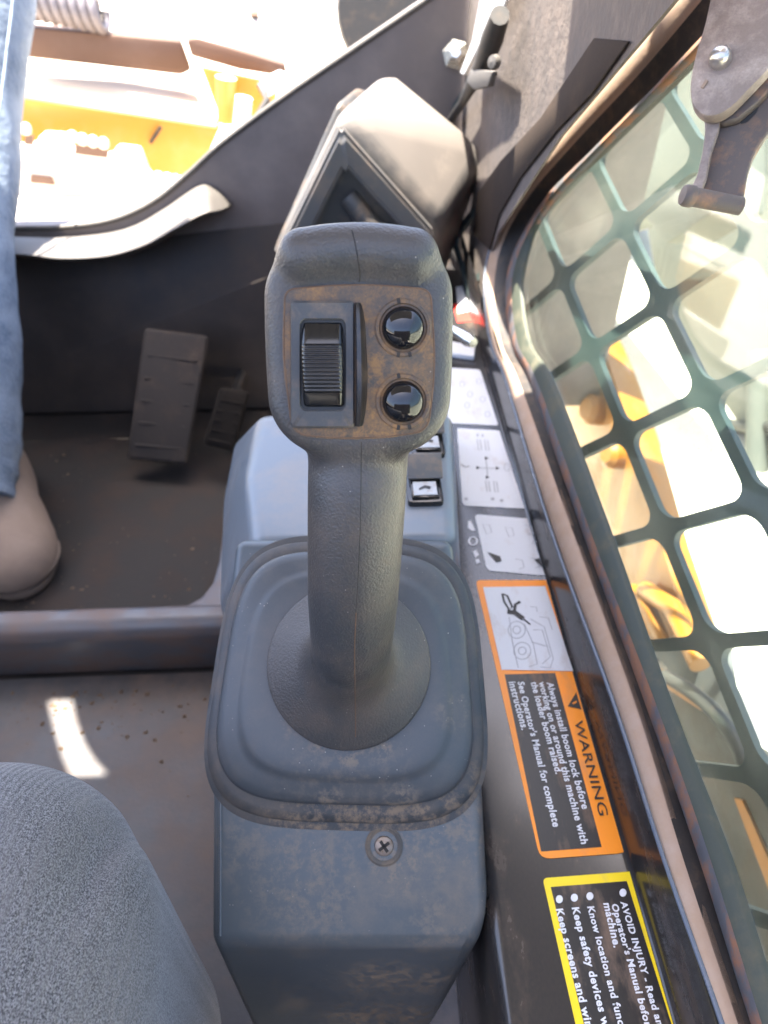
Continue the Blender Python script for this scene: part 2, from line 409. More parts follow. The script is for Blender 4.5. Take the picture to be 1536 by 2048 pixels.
def fabric():
    m, nt, p = mk('grey_melange_fabric')
    tc = nt.nodes.new('ShaderNodeTexCoord'); o = tc.outputs['Object']
    mp = nt.nodes.new('ShaderNodeMapping'); mp.inputs['Scale'].default_value = (2300, 1200, 1200); nt.links.new(o, mp.inputs[0])
    a = noise(nt, 1, 3, .6, mp.outputs[0])
    mp2 = nt.nodes.new('ShaderNodeMapping'); mp2.inputs['Scale'].default_value = (300, 25, 90); nt.links.new(o, mp2.inputs[0])
    b = noise(nt, 1, 3, .5, mp2.outputs[0])
    wv = nt.nodes.new('ShaderNodeTexWave'); wv.inputs['Scale'].default_value = 110; wv.inputs['Distortion'].default_value = .6; nt.links.new(o, wv.inputs['Vector'])
    big = noise(nt, 16, 4, .5, o)
    c = mixc(nt, ramp(nt, a, .40, .62), (.026, .025, .026), (.205, .198, .195))
    c = mixc(nt, math_(nt, 'MULTIPLY', ramp(nt, b, .4, .7), .45), c, (.12, .112, .106))
    c = mixc(nt, math_(nt, 'MULTIPLY', ramp(nt, big, .45, .75), .35), c, (.16, .145, .135))
    c = mixc(nt, math_(nt, 'MULTIPLY', math_(nt, 'MULTIPLY', ramp(nt, wv.outputs['Fac'], .2, .8), ramp(nt, noise(nt, 9, 3, .5, o), .4, .6)), .45), c, (.05, .047, .045))
    nt.links.new(c, p.inputs['Base Color']); p.inputs['Roughness'].default_value = .95; p.inputs['Specular IOR Level'].default_value = .2
    p.inputs['Sheen Weight'].default_value = .25
    bp = nt.nodes.new('ShaderNodeBump'); bp.inputs['Strength'].default_value = .3; bp.inputs['Distance'].default_value = .0012
    nt.links.new(a, bp.inputs['Height'])
    b2 = nt.nodes.new('ShaderNodeBump'); b2.inputs['Strength'].default_value = .25; b2.inputs['Distance'].default_value = .0012
    nt.links.new(wv.outputs['Fac'], b2.inputs['Height']); nt.links.new(bp.outputs[0], b2.inputs['Normal'])
    nt.links.new(b2.outputs[0], p.inputs['Normal'])
    return m
M['fabric'] = fabric()
def glass():
    m, nt, p = mk('dusty_window_glass')
    out = nt.nodes['Material Output']; nt.nodes.remove(p)
    tr = nt.nodes.new('ShaderNodeBsdfTransparent'); tr.inputs[0].default_value = (.85, .92, .89, 1)
    gl = nt.nodes.new('ShaderNodeBsdfGlossy'); gl.inputs['Roughness'].default_value = .02
    lw = nt.nodes.new('ShaderNodeLayerWeight'); fr_ = math_(nt, 'ADD', math_(nt, 'MULTIPLY', math_(nt, 'POWER', lw.outputs['Facing'], 5.0), .9), .035)
    mx = nt.nodes.new('ShaderNodeMixShader'); nt.links.new(fr_, mx.inputs[0]); nt.links.new(tr.outputs[0], mx.inputs[1]); nt.links.new(gl.outputs[0], mx.inputs[2])
    df = nt.nodes.new('ShaderNodeBsdfDiffuse'); df.inputs[0].default_value = (.55, .50, .40, 1)
    tl = nt.nodes.new('ShaderNodeBsdfTranslucent'); tl.inputs[0].default_value = (.5, .52, .45, 1)
    dm = nt.nodes.new('ShaderNodeMixShader'); dm.inputs[0].default_value = .5
    nt.links.new(df.outputs[0], dm.inputs[1]); nt.links.new(tl.outputs[0], dm.inputs[2])
    tc = nt.nodes.new('ShaderNodeTexCoord')
    mp = nt.nodes.new('ShaderNodeMapping'); mp.inputs['Scale'].default_value = (1, .5, 1.6); mp.inputs['Rotation'].default_value = (.7, 0, 0)
    nt.links.new(tc.outputs['Object'], mp.inputs[0])
    d = ramp(nt, noise(nt, 22, 7, .65, mp.outputs[0]), .42, .75)
    d2 = ramp(nt, noise(nt, 500, 2, .5, tc.outputs['Object']), .66, .72)
    f = math_(nt, 'ADD', math_(nt, 'MULTIPLY', d, .075), math_(nt, 'ADD', math_(nt, 'MULTIPLY', d2, .12), .02))
    m2 = nt.nodes.new('ShaderNodeMixShader'); nt.links.new(f, m2.inputs[0]); nt.links.new(mx.outputs[0], m2.inputs[1]); nt.links.new(dm.outputs[0], m2.inputs[2])
    nt.links.new(m2.outputs[0], out.inputs[0])
    return m
M['glass'] = glass()

# ================================================================== SETTING
def struct(o): o['kind'] = 'structure'; return o
g = 60.0
struct(obj('ground', [(-g, -g, -.55), (g, -g, -.55), (g, g, -.55), (-g, g, -.55)], [(0, 1, 2, 3)], M['ground'], None, False))
# cab floor plates: rear floor, footwell, raised cross beam between them
struct(box('floor', (-.75, -.7, -.03), (.14, .480, 0), M['floor']))
struct(box('footwell_floor', (-.75, .480, -.034), (.14, 1.02, -.004), M['mat']))

# cross beam (step) with rounded top edge
beam = thing('cross_beam', 'low worn steel cross beam on the cab floor behind the footwell', 'beam', (-.4, .49, 0))
prism('beam_body', [(-.75, .484, .001), (-.75, .484, .058), (-.75, .488, .067), (-.75, .497, .073), (-.75, .512, .073), (-.75, .521, .064), (-.75, .523, .001)], (.62, 0, 0), M['beam'], beam, .003, 2)
# rounded corner of the footwell where the beam meets the console side
prism('corner_plate', [PZ(x, y, .067) for x, y in ((372, 1210), (402, 1194), (425, 1165), (438, 1120), (446, 1060), (520, 1060), (520, 1235), (372, 1235))], (0, 0, -.065), M['beam'], beam, .003, 2)

rg = random.Random(4)
gv, gf = [], []
def grit(x, y, z, r_):
    b_ = len(gv)
    for dx, dy, dz in ((-1, -.6, 0), (.9, -.8, 0), (.7, .9, 0), (-.8, .8, 0), (.1, 0, .8), (-.3, .2, .7)):
        gv.append(Vector((x + r_ * dx * rg.uniform(.6, 1.2), y + r_ * dy * rg.uniform(.6, 1.2), z + r_ * dz * rg.uniform(.5, 1))))
    gf.extend([(b_ + a, b_ + b2, b_ + c) for a, b2, c in ((0, 1, 4), (1, 2, 4), (2, 5, 4), (2, 3, 5), (3, 0, 5), (0, 4, 5), (0, 2, 1), (0, 3, 2))])
for _ in range(420):
    yy = rg.choice((rg.uniform(.28, .95), .525 + abs(rg.gauss(0, .05)), .465 - abs(rg.gauss(0, .03)))); zz = .0 if yy < .47 else -.004
    if .465 < yy < .52: continue
    grit(rg.uniform(-.46, .0), yy, zz, rg.choice((.0009, .0012, .0012, .0018, .0030)))
tag(obj('floor_grit', gv, gf, M['grit'], None, False), kind='stuff')
# front wall of the cab below the entry opening: its outline rises to the right into the corner post
YW = 1.05
oline = [(-260, 462), (20, 457), (120, 455), (200, 446), (260, 428), (320, 395), (380, 345), (440, 290), (560, 200), (700, 104), (850, 2), (960, -75), (1100, -170)]
ow = [PY(x, y, YW) for x, y in oline]
wall_poly = ow + [Vector((.42, YW, ow[-1].z)), Vector((.42, YW, -.05)), Vector((ow[0].x, YW, -.05))]
fw = thing('front_wall', 'dark brown steel front panel under the entry opening, rising to the corner post', 'wall panel', (-.2, YW, 0))
prism('wall_plate', wall_poly, (0, .03, 0), M['dark'], fw)
# rolled edge along the outline
tube('rim', catmull(ow, 4), .0038, M['ledge'], fw, 8)
# ledge: padded sill folded inward below the rim
l_top = [(-260, 478), (20, 474), (120, 474), (210, 466), (270, 450), (330, 416), (395, 372), (425, 374), (463, 405)]
l_bot = [(-260, 500), (20, 507), (120, 517), (215, 512), (290, 490), (345, 460), (405, 428), (440, 420), (465, 410)]
l_bot.insert(0, l_bot[0]); l_bot.pop(0); lt = catmull([PY(x, y, YW - .003) for x, y in l_top], 5); lb = catmull([PY(x, y, YW - d_) for (x, y), d_ in zip(l_bot, [.09] * 7 + [.05, .006])], 5)
rows = []
for a, b in zip(lt, lb):
    kk = min(1, (b - a).length / .09); rows.append([a, a + (b - a) * .25 + Vector((0, 0, .006 * kk)), a + (b - a) * .6 + Vector((0, 0, .006 * kk)), b, b + Vector((0, .008 * kk, -.008 * kk)), Vector((b.x, YW - .003, b.z - .012 * kk))])
loft('sill_pad', rows, M['ledge'], fw, sharp=50)
# lower apron leaning into the footwell
apr = [PY(x, y, YW - .02) for x, y in [(-200, 520), (300, 520), (470, 440), (640, 420), (760, 560)]]
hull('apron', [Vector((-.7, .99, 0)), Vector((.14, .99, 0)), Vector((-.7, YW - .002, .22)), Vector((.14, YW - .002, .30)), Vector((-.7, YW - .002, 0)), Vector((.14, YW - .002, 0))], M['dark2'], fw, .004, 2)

# unseen roof, shaped to steer sun and shade, and the rest of the cab
rf = thing('sun_shaping_roof', 'unseen dark cab roof, cut into panels and gaps that shape the sunlight', 'roof', (0, .4, 1.25))
ZR = 1.25
def roofpoly(pts): prism('sun_shaping_panel', [(x, y, ZR) for x, y in pts], (0, 0, .03), M['roofp'], rf)
KX, KY = S.x / S.z * ZR, S.y / S.z * ZR
# narrow slot added and shaped so its sunbeam falls on the rear floor
def up_(x, y): p = PZ(x, y, 0); return (p.x + KX, p.y + KY)
sL = [up_(*p) for p in ((90, 1395), (103, 1450), (118, 1500), (138, 1550))]
sR = [up_(*p) for p in ((142, 1395), (150, 1440), (168, 1490), (190, 1525), (214, 1550))]
ay_, dy_ = sL[0][1], sL[-1][1]; by_, cy__ = sR[0][1], sR[-1][1]
HX0, HX1 = .100, .165  # gap added so sun reaches the latch and upper window frame
roofpoly([(-1, ay_)] + sL + [(-1, dy_)])
roofpoly([(HX0, cy__), (HX0, by_)] + sR)
roofpoly([(-1, -.05), (HX0, -.05), (HX0, cy__), (-1, dy_)])
roofpoly([(-1, ay_), (HX0, by_), (HX0, .655), (-1, .655)])
roofpoly([(HX1, -.05), (.5, -.05), (.5, .655), (HX1, .655)])
roofpoly([(HX0, -.05), (HX1, -.05), (HX1, .507), (HX0, .507)])
roofpoly([(-1, .655), (-.012, .655), (-.012, .86), (-1, .86)])
roofpoly([(-1, .86), (-.26, .86), (-.26, 1.03), (-.36, 1.03), (-.36, 1.085), (-1, 1.085)])
roofpoly([(.02, .93), (.5, .90), (.5, 1.02), (.02, 1.0)])  # loose strip added to shade part of the right pillar
struct(box('rear_wall', (-.80, -.76, -.03), (.5, -.72, .80), M['dark2']))
struct(box('left_wall', (-.80, -.7, -.03), (-.752, 1.05, .48), M['dark2']))

# ================================================================== RIGHT SIDE PANEL with decals
ZP, XF = .26, .140
NZ = Vector((0, 0, 1))
def q(*pts, z=ZP): return [PZ(x, y, z) for x, y in pts]
sp = thing('side_panel', 'glossy black steel side panel carrying warning decals right of the joystick', 'side panel', (.11, .3, ZP))
yA, yB = -.25, 1.0
prof = [(.058, ZP - .16), (.060, ZP - .02), (.0625, ZP - .006), (.066, ZP - .0012), (.070, ZP), (XF - .004, ZP), (XF - .0012, ZP + .001), (XF, ZP + .005), (XF, ZP + .044), (XF + .001, ZP + .0465)]
rows = []
for i in range(41):
    y = yA + (yB - yA) * i / 40
    sh = .0 if y < .2 else 0
    rows.append([Vector((x + (.30 - y) * -.02 * (1 if x < XF - .02 else 0), y, z)) for x, z in prof])
loft('panel_plate', rows, M['plate'], sp, sharp=60)

def sub(name, pts, mat, parent, lift=.0003, th=.0002):
    return sheet(name, [p + NZ * lift for p in pts], NZ, mat, parent, th)
def stroke(name, pts, wpx, mat, parent, lift, closed=False):
    """a flat printed line through photo points on the panel"""
    P = [PZ(x, y, ZP) for x, y in pts]
    if closed: P.append(P[0])
    wd = wpx; vs, fs = [], []
    for i, p in enumerate(P):
        a = P[max(i - 1, 0)]; b = P[min(i + 1, len(P) - 1)]
        if closed and i in (0, len(P) - 1): a, b = P[-2], P[1]
        t = (b - a).normalized(); s = NZ.cross(t) * wd / 2
        vs += [p - s + NZ * lift, p + s + NZ * lift]
    for i in range(len(P) - 1): fs.append((2 * i, 2 * i + 1, 2 * i + 3, 2 * i + 2))
    return obj(name, vs, fs, mat, parent, False)
def circ(cx, cy, rx, ry=None, n=24):
    ry = ry or rx
    return [(cx + rx * math.cos(2 * math.pi * i / n), cy + ry * math.sin(2 * math.pi * i / n)) for i in range(n)]
def roundq(pts, r, k=4):
    """photo quad with rounded corners"""
    out = []
    n = len(pts)
    for i in range(n):
        p = Vector((*pts[i], 0)); a = Vector((*pts[i - 1], 0)); b = Vector((*pts[(i + 1) % n], 0))
        rr = r[i] if isinstance(r, (list, tuple)) else r
        if rr <= 0: out.append((p.x, p.y)); continue
        pa = p + (a - p).normalized() * rr; pb = p + (b - p).normalized() * rr
        for j in range(k + 1):
            t = j / k; v = pa * (1 - t) ** 2 + p * 2 * t * (1 - t) + pb * t * t
            out.append((v.x, v.y))
    return out

# orange warning decal
wl = sub('warning_label', q(*roundq([(951, 1161), (1094, 1161), (1258, 1706), (1080, 1719)], [10, 0, 22, 22])), M['orange'], sp)
wl['label'] = 'orange and black WARNING decal with machine picture'
def on(parent, name, pts, mat, lift): return sub(name, q(*pts), mat, parent, lift, .0001)
on(wl, 'print_field', [(1009, 1350), (1110, 1347), (1203, 1695), (1082, 1704)], M['print'], .0006)
on(wl, 'picture_field', [(966, 1176), (1090, 1174), (1146, 1344), (1003, 1341)], M['decal'], .0009)
# machine drawing
L = .0013
ink = []
def arc(cx, cy, rx, ry): stroke('drawing_line', circ(cx, cy, rx, ry), .0006, M['greyink'], wl, L, True)
for cx, cy, rr in ((1033, 1262, 17), (1044, 1304, 17)):
    arc(cx, cy, rr, rr); arc(cx, cy, rr * .45, rr * .45)
for ln in ([(1018, 1236), (1024, 1285), (1036, 1338)], [(1048, 1250), (1066, 1290), (1074, 1330), (1058, 1336)], [(1060, 1240), (1088, 1256), (1106, 1320), (1100, 1338), (1080, 1336)],
           [(1066, 1262), (1084, 1262), (1100, 1316), (1084, 1330)], [(1062, 1286), (1096, 1296)], [(1078, 1236), (1096, 1238), (1104, 1262)], [(1060, 1216), (1072, 1216), (1074, 1226)]):
    stroke('drawing_line', ln, .0006, M['greyink'], wl, L)
stroke('raised_arm', [(1004, 1190), (1014, 1194), (1024, 1216), (1018, 1222), (1008, 1206), (1004, 1190)], .0016, M['ink'], wl, L + .0001)
stroke('raised_arm', [(1014, 1226), (1030, 1228), (1046, 1240)], .004, M['ink'], wl, L + .0002)
stroke('raised_arm', [(1028, 1228), (1030, 1212), (1040, 1206)], .0022, M['ink'], wl, L + .0003)
stroke('raised_arm', [(1046, 1240), (1060, 1252)], .001, M['ink'], wl, L + .0004)
# lettering
def line(parent, body, a, b, mat, bold, lift=.0011, cap=1.0, name='lettering'):
    return text(name, body, mat, parent, PZ(*a, ZP), PZ(*b, ZP), NZ, lift, bold, cap)
line(wl, 'WARNING', (1147, 1443), (1198, 1633), M['ink'], .006, cap=.62)
tri = [(1135, 1414), (1152, 1386), (1162, 1420)]
on(wl, 'warning_triangle', tri, M['ink'], .0008)
on(wl, 'triangle_mark', [(1144, 1408), (1152, 1403), (1153, 1407), (1145, 1411)], M['orange'], .0011)
for b_, a, e in (('Always install boom lock before', (1093, 1367), (1164, 1620)), ('working on or around this machine with', (1077, 1366), (1162, 1690)),
                 ('the loader boom raised.', (1061, 1366), (1111, 1550)), ("See Operator's Manual for complete", (1035, 1366), (1106, 1656)), ('instructions.', (1017, 1366), (1043, 1462))):
    line(wl, b_, a, e, M['letters'], .024, cap=1.0)

# yellow decal
yl = sub('caution_label', q(*roundq([(1085, 1757), (1283, 1742), (1420, 2200), (1185, 2200)], [10, 0, 0, 0])), M['yellowd'], sp)
yl['label'] = 'yellow bordered black decal with bulleted safety text'
on(yl, 'print_field', [(1101, 1775), (1253, 1763), (1388, 2196), (1204, 2200)], M['print'], .0006)
for x, y in ((1245, 1787), (1179, 1794), (1148, 1797), (1118, 1800)):
    on(yl, 'bullet', circ(x, y, 7, 8, 16), M['letters'], .0010)
for b_, a, e in (('AVOID INJURY - Read and', (1240, 1805), (1317, 2066)), ("Operator's Manual before", (1222, 1810), (1293, 2068)), ('machine.', (1206, 1808), (1227, 1897)),
                 ('Know location and func', (1174, 1815), (1236, 2052)), ('Keep safety devices w', (1143, 1817), (1205, 2056)), ('Keep screens and wind', (1111, 1820), (1175, 2072))):
    line(yl, b_, a, e, M['letters'], .03)

# white instruction decals
def white_label(pts, r, label):
    o = sub('instruction_label', q(*roundq(pts, r)), M['decal'], sp); o['label'] = label; return o
l1 = white_label([(888, 735), (960, 740), (997, 852), (896, 847)], 6, 'white control pattern decal beside the joystick head, farthest of three')
l2 = white_label([(914, 857), (999, 862), (1049, 1018), (925, 1012)], [3, 0, 0, 10], 'white control pattern decal with arrow cross, middle of three')
l3 = white_label([(949, 1029), (1054, 1038), (1090, 1152), (974, 1142)], [9, 0, 0, 10], 'white control pattern decal with bucket pictures, nearest of three')
for x, y in ((972, 918), (974, 956), (955, 937), (994, 938)):
    on(l2, 'arrow_mark', circ(x, y, 5, 4, 3), M['ink'], .0009)
stroke('arrow_stem', [(960, 937), (990, 938)], .0009, M['greyink'], l2, .0008); stroke('arrow_stem', [(972, 922), (975, 953)], .0009, M['greyink'], l2, .0009)
for x, y in ((957, 892), (972, 893), (974, 975), (990, 976)):
    stroke('track_mark', [(x - 3, y - 12), (x + 3, y - 11), (x + 6, y + 10), (x, y + 10)], .0009, M['greyink'], l2, .0010, True)
for x, y in ((955, 872), (965, 873)): on(l2, 'small_mark', circ(x, y, 2.5, 3, 8), M['greyink'], .0011)
stroke('small_mark', [(922, 930), (930, 936), (938, 934)], .0009, M['ink'], l2, .0010)
stroke('small_mark', circ(1014, 936, 6, 8, 10), .0006, M['greyink'], l2, .0010, True)
for x, y in ((932, 1000), (985, 1000), (1003, 1003)): on(l2, 'small_mark', circ(x, y, 4, 3, 8), M['greyink'], .0012)
for i, (x, y) in enumerate(((965, 1050), (1010, 1056), (1048, 1052), (1056, 1068), (1030, 1120), (1062, 1118))):
    stroke('bucket_drawing', [(x, y), (x + 14, y + 2), (x + 18, y + 16), (x + 8, y + 20)], .0007, M['greyink'], l3, .0009 + i * .00002, i < 2)
on(l3, 'bucket_fill', [(975, 1106), (1000, 1115), (1003, 1124), (992, 1126)], M['ink'], .0012)
on(l3, 'bucket_fill', [(1068, 1122), (1078, 1118), (1084, 1136)], M['ink'], .0012)
for x, y in ((924, 770), (940, 790), (934, 812), (958, 764), (965, 800), (975, 830)): stroke('small_mark', circ(x, y, 5, 6, 8), .0007, M['greyink'], l1, .0009, True)
# white pictograms printed straight on the steel
ic = sub('control_pictogram', q((936, 1044), (941, 1041), (948, 1056), (951, 1062), (943, 1062), (936, 1056)), M['letters'], sp)
stroke('control_pictogram', circ(946, 1083, 8, 8), .0012, M['letters'], sp, .0006, True)
sub('control_pictogram', q((945, 1104), (952, 1100), (957, 1110), (951, 1116)), M['letters'], sp)
sub('control_pictogram', q((951, 1120), (957, 1118), (960, 1126), (953, 1128)), M['letters'], sp)
# far end: red sticker and a bare metal latch pin
sub('red_sticker', q((905, 610), (948, 600), (950, 642), (915, 646)), M['red'], sp, .0004)
rs = sub('red_sticker_picture', q((912, 575), (940, 570), (944, 622), (916, 628)), M['decal'], sp, .0007)
pin = tag(tube('metal_pin', [D(893, 652, .63), D(910, 662, .62), D(938, 680, .605), D(947, 686, .60)], [.003, .0045, .006, .004], M['chrome'], None, 12), 'short bare metal pin on the side panel behind the joystick head', 'pin')
prism('pin_seat', q((896, 690), (950, 700), (948, 722), (900, 716)), (0, 0, .006), M['decal'], sp, .001, 1)

# ================================================================== WINDOW: frame strips swept along the sill and up the sloping front edge
LEAN = R(14)
WN = Vector((math.cos(LEAN), 0, -math.sin(LEAN)))
WP = Vector((XF + .001, .3, ZP + .0465))
paths = [
 [(1560, 2400), (1451, 2048), (1333, 1716), (1230, 1400), (1102, 1050), (1015, 764), (985, 690), (972, 605), (975, 530), (997, 465), (1048, 385), (1122, 272), (1235, 137), (1360, -12), (1450, -120)],
 [(1590, 2400), (1476, 2048), (1366, 1716), (1268, 1400), (1141, 1050), (1039, 764), (1005, 690), (989, 602), (993, 530), (1016, 462), (1064, 385), (1140, 296), (1272, 155), (1402, 2), (1494, -110)],
 [(1620, 2400), (1502, 2048), (1397, 1716), (1287, 1400), (1159, 1050), (1060, 764), (1024, 690), (1010, 595), (1018, 530), (1043, 470), (1093, 392), (1175, 310), (1312, 172), (1450, 25), (1545, -90)],
 [(1645, 2400), (1524, 2048), (1420, 1716), (1309, 1400), (1176, 1050), (1075, 764), (1036, 688), (1023, 590), (1030, 530), (1055, 468), (1104, 390), (1184, 306), (1324, 165), (1464, 15), (1558, -98)],
 [(1690, 2400), (1560, 2048), (1454, 1716), (1334, 1400), (1211, 1050), (1104, 764), (1058, 684), (1042, 585), (1048, 530), (1070, 458), (1118, 382), (1198, 298), (1338, 158), (1480, 5), (1575, -108)]]
offs = [0, .004, .012, .006, .010]
W3 = []
for pp, d in zip(paths, offs):
    W3.append(catmull([PL(x, y, WP + WN * d, WN) for x, y in pp], 8))
wf = thing('window_frame', 'window surround with dusty rubber strips along the sloping side window', 'window frame', WP)
def strip(name, a, b, mat, bulge, back=.02):
    rows = []
    for p, r_ in zip(W3[a], W3[b]):
        m = (p + r_) / 2; n_ = -WN
        rows.append([p - n_ * back, p, p + (r_ - p) * .15 + n_ * bulge * .6, m + n_ * bulge, p + (r_ - p) * .85 + n_ * bulge * .6, r_, r_ - n_ * back])
    return loft(name, rows, mat, wf, sharp=70)
strip('rubber_strip', 0, 1, M['beige'], .003, .003)
strip('seal', 1, 2, M['seal'], -.0015, .012)
strip('metal_strip', 2, 3, M['rust'], .0015, .006)
strip('glass_edge_strip', 3, 4, M['gedge'], .0005, .003)
tube('sill_lip', [p - WN * .0015 for p in W3[0]], .0013, M['lip'], wf, 8)
# the pane: a polygon on the tilted plane, a few mm thick
GP = WP + WN * .014
gl = [PL(x, y, GP, WN) for x, y in paths[4]]
up = gl[-1] + (gl[-1] - gl[-3]).normalized() * .25
pane = [*gl, up, Vector((up.x, -.3, up.z)), Vector((gl[0].x, -.3, gl[0].z))]
pc = catmull(gl, 4) + pane[-3:]
n = len(pc)
win = tag(obj('window_pane', pc + [p + WN * .004 for p in pc], [tuple(range(n)), tuple(range(2 * n - 1, n - 1, -1))] + [(i, (i + 1) % n, n + (i + 1) % n, n + i) for i in range(n)], M['glass'], None, False),
          'dusty greenish side window pane in front of the steel grille', 'window')

# ---- steel grille outside the pane: bars punched as rounded openings in one plate, skewed with the window
l_, a_ = R(16), R(12)
GN = Vector((math.cos(l_) * math.cos(a_), math.cos(l_) * math.sin(a_), -math.sin(l_)))
G0, G1, G2 = Vector((.1713, .7112, .2913)), Vector((.0304, -.0486, .0683)), Vector((.0105, -.0881, -.0282))
gr = thing('window_grille', 'grey green steel safety grille with rounded openings behind the window pane', 'grille', G0)
def gpt(i, j): return G0 + G1 * i + G2 * j
vs, fs = [], []
gn = GN.normalized() * .006
def cell(i0, i1, j0, j1, m, r_):
    ci, cj, wi, wj = (i0 + i1) / 2, (j0 + j1) / 2, (i1 - i0) / 2, (j1 - j0) / 2
    inn = [(ci + x, cj + y) for x, y in rrect(wi - m, wj - m, r_, 6)]; k = len(inn)
    outp = []
    for x, y in rrect(wi - m, wj - m, r_, 6):
        # spread the rounded opening's points over the straight edges of the cell, corners included
        sx_, sy_ = x / (wi - m), y / (wj - m); q_ = max(abs(sx_), abs(sy_))
        outp.append((ci + sx_ / q_ * wi, cj + sy_ / q_ * wj))
    for c4 in range(4):
        cx4, cy4 = ((ci + wi, cj + wj), (ci - wi, cj + wj), (ci - wi, cj - wj), (ci + wi, cj - wj))[c4]
        outp[c4 * 7 + 3] = (cx4, cy4)
    base = len(vs)
    vs.extend([gpt(*p) for p in outp] + [gpt(*p) for p in inn] + [gpt(*p) + gn for p in inn] + [gpt(*p) + gn for p in outp])
    for t in range(k):
        u = (t + 1) % k
        fs.extend([(base + t, base + u, base + k + u, base + k + t), (base + k + t, base + k + u, base + 2 * k + u, base + 2 * k + t), (base + 2 * k + t, base + 2 * k + u, base + 3 * k + u, base + 3 * k + t)])
for j in range(-4, 10):
    cell(-.75, 1, j, j + 1, .056, .16)
    for i in range(1, 6): cell(i, i + 1, j, j + 1, .056, .16)
gm = obj('grille_plate', vs, fs, M['grille'], gr, False)

# ================================================================== FRONT RIGHT: lining, box, hinge hardware
pil = thing('pillar_lining', 'grey speckled lining panel on the front right pillar', 'lining', (.16, .8, .2))
pedge = [PX(x, y, .150) for x, y in [(990, 720), (972, 605), (975, 530), (997, 465), (1048, 385), (1122, 272), (1235, 137), (1360, -12), (1480, -160)]]
poly = [*pedge, Vector((.150, YW - .004, .60)), Vector((.150, YW - .004, .05)), Vector((.150, pedge[0].y, .05))]
prism('lining_sheet', poly, (.002, 0, 0), M['pillar'], pil)
# painted shadow: dark sheet standing in for shade on the lining by the window
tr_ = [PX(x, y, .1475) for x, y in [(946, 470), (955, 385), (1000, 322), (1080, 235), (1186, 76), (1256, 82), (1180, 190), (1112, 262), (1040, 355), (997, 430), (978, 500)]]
prism('painted_shadow', tr_, (.002, 0, 0), M['shadow_tone'], pil, .001, 2)

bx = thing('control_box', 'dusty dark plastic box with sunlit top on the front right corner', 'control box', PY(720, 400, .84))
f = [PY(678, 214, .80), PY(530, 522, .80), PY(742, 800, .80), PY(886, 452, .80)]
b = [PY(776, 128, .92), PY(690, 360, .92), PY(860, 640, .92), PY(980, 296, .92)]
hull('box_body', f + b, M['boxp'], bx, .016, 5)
# raised frame and recess on the front face
ctr = sum(f, Vector()) / 4
def fin_(p, k): return ctr + (p - ctr) * k
e1 = (f[3] - f[0]).normalized()
for k0, k1, dy, mname in ((.90, .66, -.012, 'boxp'),):
    o_ = [fin_(p, k0) for p in f]; i_ = [fin_(p, k1) for p in f]
    rows = [[p for p in o_ + o_[:1]], [p + Vector((0, dy, 0)) for p in o_ + o_[:1]], [p + Vector((0, dy, 0)) for p in i_ + i_[:1]], [p + Vector((0, .004, 0)) for p in i_ + i_[:1]]]
    bm = bmesh.new(); rv = [[bm.verts.new(p) for p in r_[:4]] for r_ in rows]
    for r_ in range(3):
        for c_ in range(4): bm.faces.new((rv[r_][c_], rv[r_][(c_ + 1) % 4], rv[r_ + 1][(c_ + 1) % 4], rv[r_ + 1][c_]))
    bmesh.ops.bevel(bm, geom=[e for e in bm.edges if len(e.link_faces) == 2], offset=.004, segments=3, affect='EDGES', clamp_overlap=True)
    objbm('raised_frame', bm, M['boxframe'], bx)
prism('recess', [fin_(p, .65) + Vector((0, -.002, 0)) for p in f], (0, .001, 0), M['rubber'], bx)
ln_ = [ctr + (f[0] - ctr) * .45 + Vector((0, -.002, 0)), ctr + (f[3] - ctr) * .55 + Vector((0, -.002, 0))]
tube('vent_lip', [ln_[0], (ln_[0] + ln_[1]) / 2 + Vector((-.005, -.012, -.006)), ln_[1]], [.01, .012, .008], M['bezel'], bx, 12)
# side flap on the left of the box
hull('side_wing', [PY(674, 205, .86), PY(712, 172, .90), PY(745, 180, .92), PY(700, 230, .86), PY(545, 500, .85), PY(560, 520, .82)], M['bezel'], bx, .004, 2)

hg = thing('hinge_bracket', 'pale metal hinge bracket with black rod beside the corner post', 'bracket', PY(960, 100, .98))
HX = .138
prism('bracket_strip', [PX(x, y, HX) for x, y in [(975, -40), (1035, -40), (1012, 20), (992, 45), (965, 90), (934, 150), (926, 146), (952, 80)]], (-.004, 0, 0), M['white'], hg, .001, 1)
tube('rod', [PX(1000, 30, HX - .012), PX(985, 75, HX - .012), PX(968, 125, HX - .012), PX(925, 205, HX - .006), PX(895, 250, HX - .004)], [.008, .010, .009, .005, .005], M['rubber'], hg, 10)
prism('clamp', [PX(x, y, HX - .020) for x, y in [(940, 138), (984, 142), (974, 174), (946, 180), (932, 164)]], (.006, 0, 0), M['ledge'], hg, .002, 2)
lathe('clamp_knob', [(.0, 0), (.005, 0), (.006, .002), (.005, .006), (.0, .007)], PX(994, 125, HX - .012), (-1, -.6, .2), M['ledge'], hg, 16)
hb = tag(lathe('hex_bolt', [(.0, 0), (.017, 0), (.017, .014), (.012, .018), (.012, .03), (.006, .034), (0, .034)], PY(912, 112, 1.048), (-.15, -1, .3), M['chrome'], None, 6, 30), 'shiny hex bolt in the dark corner post', 'bolt')

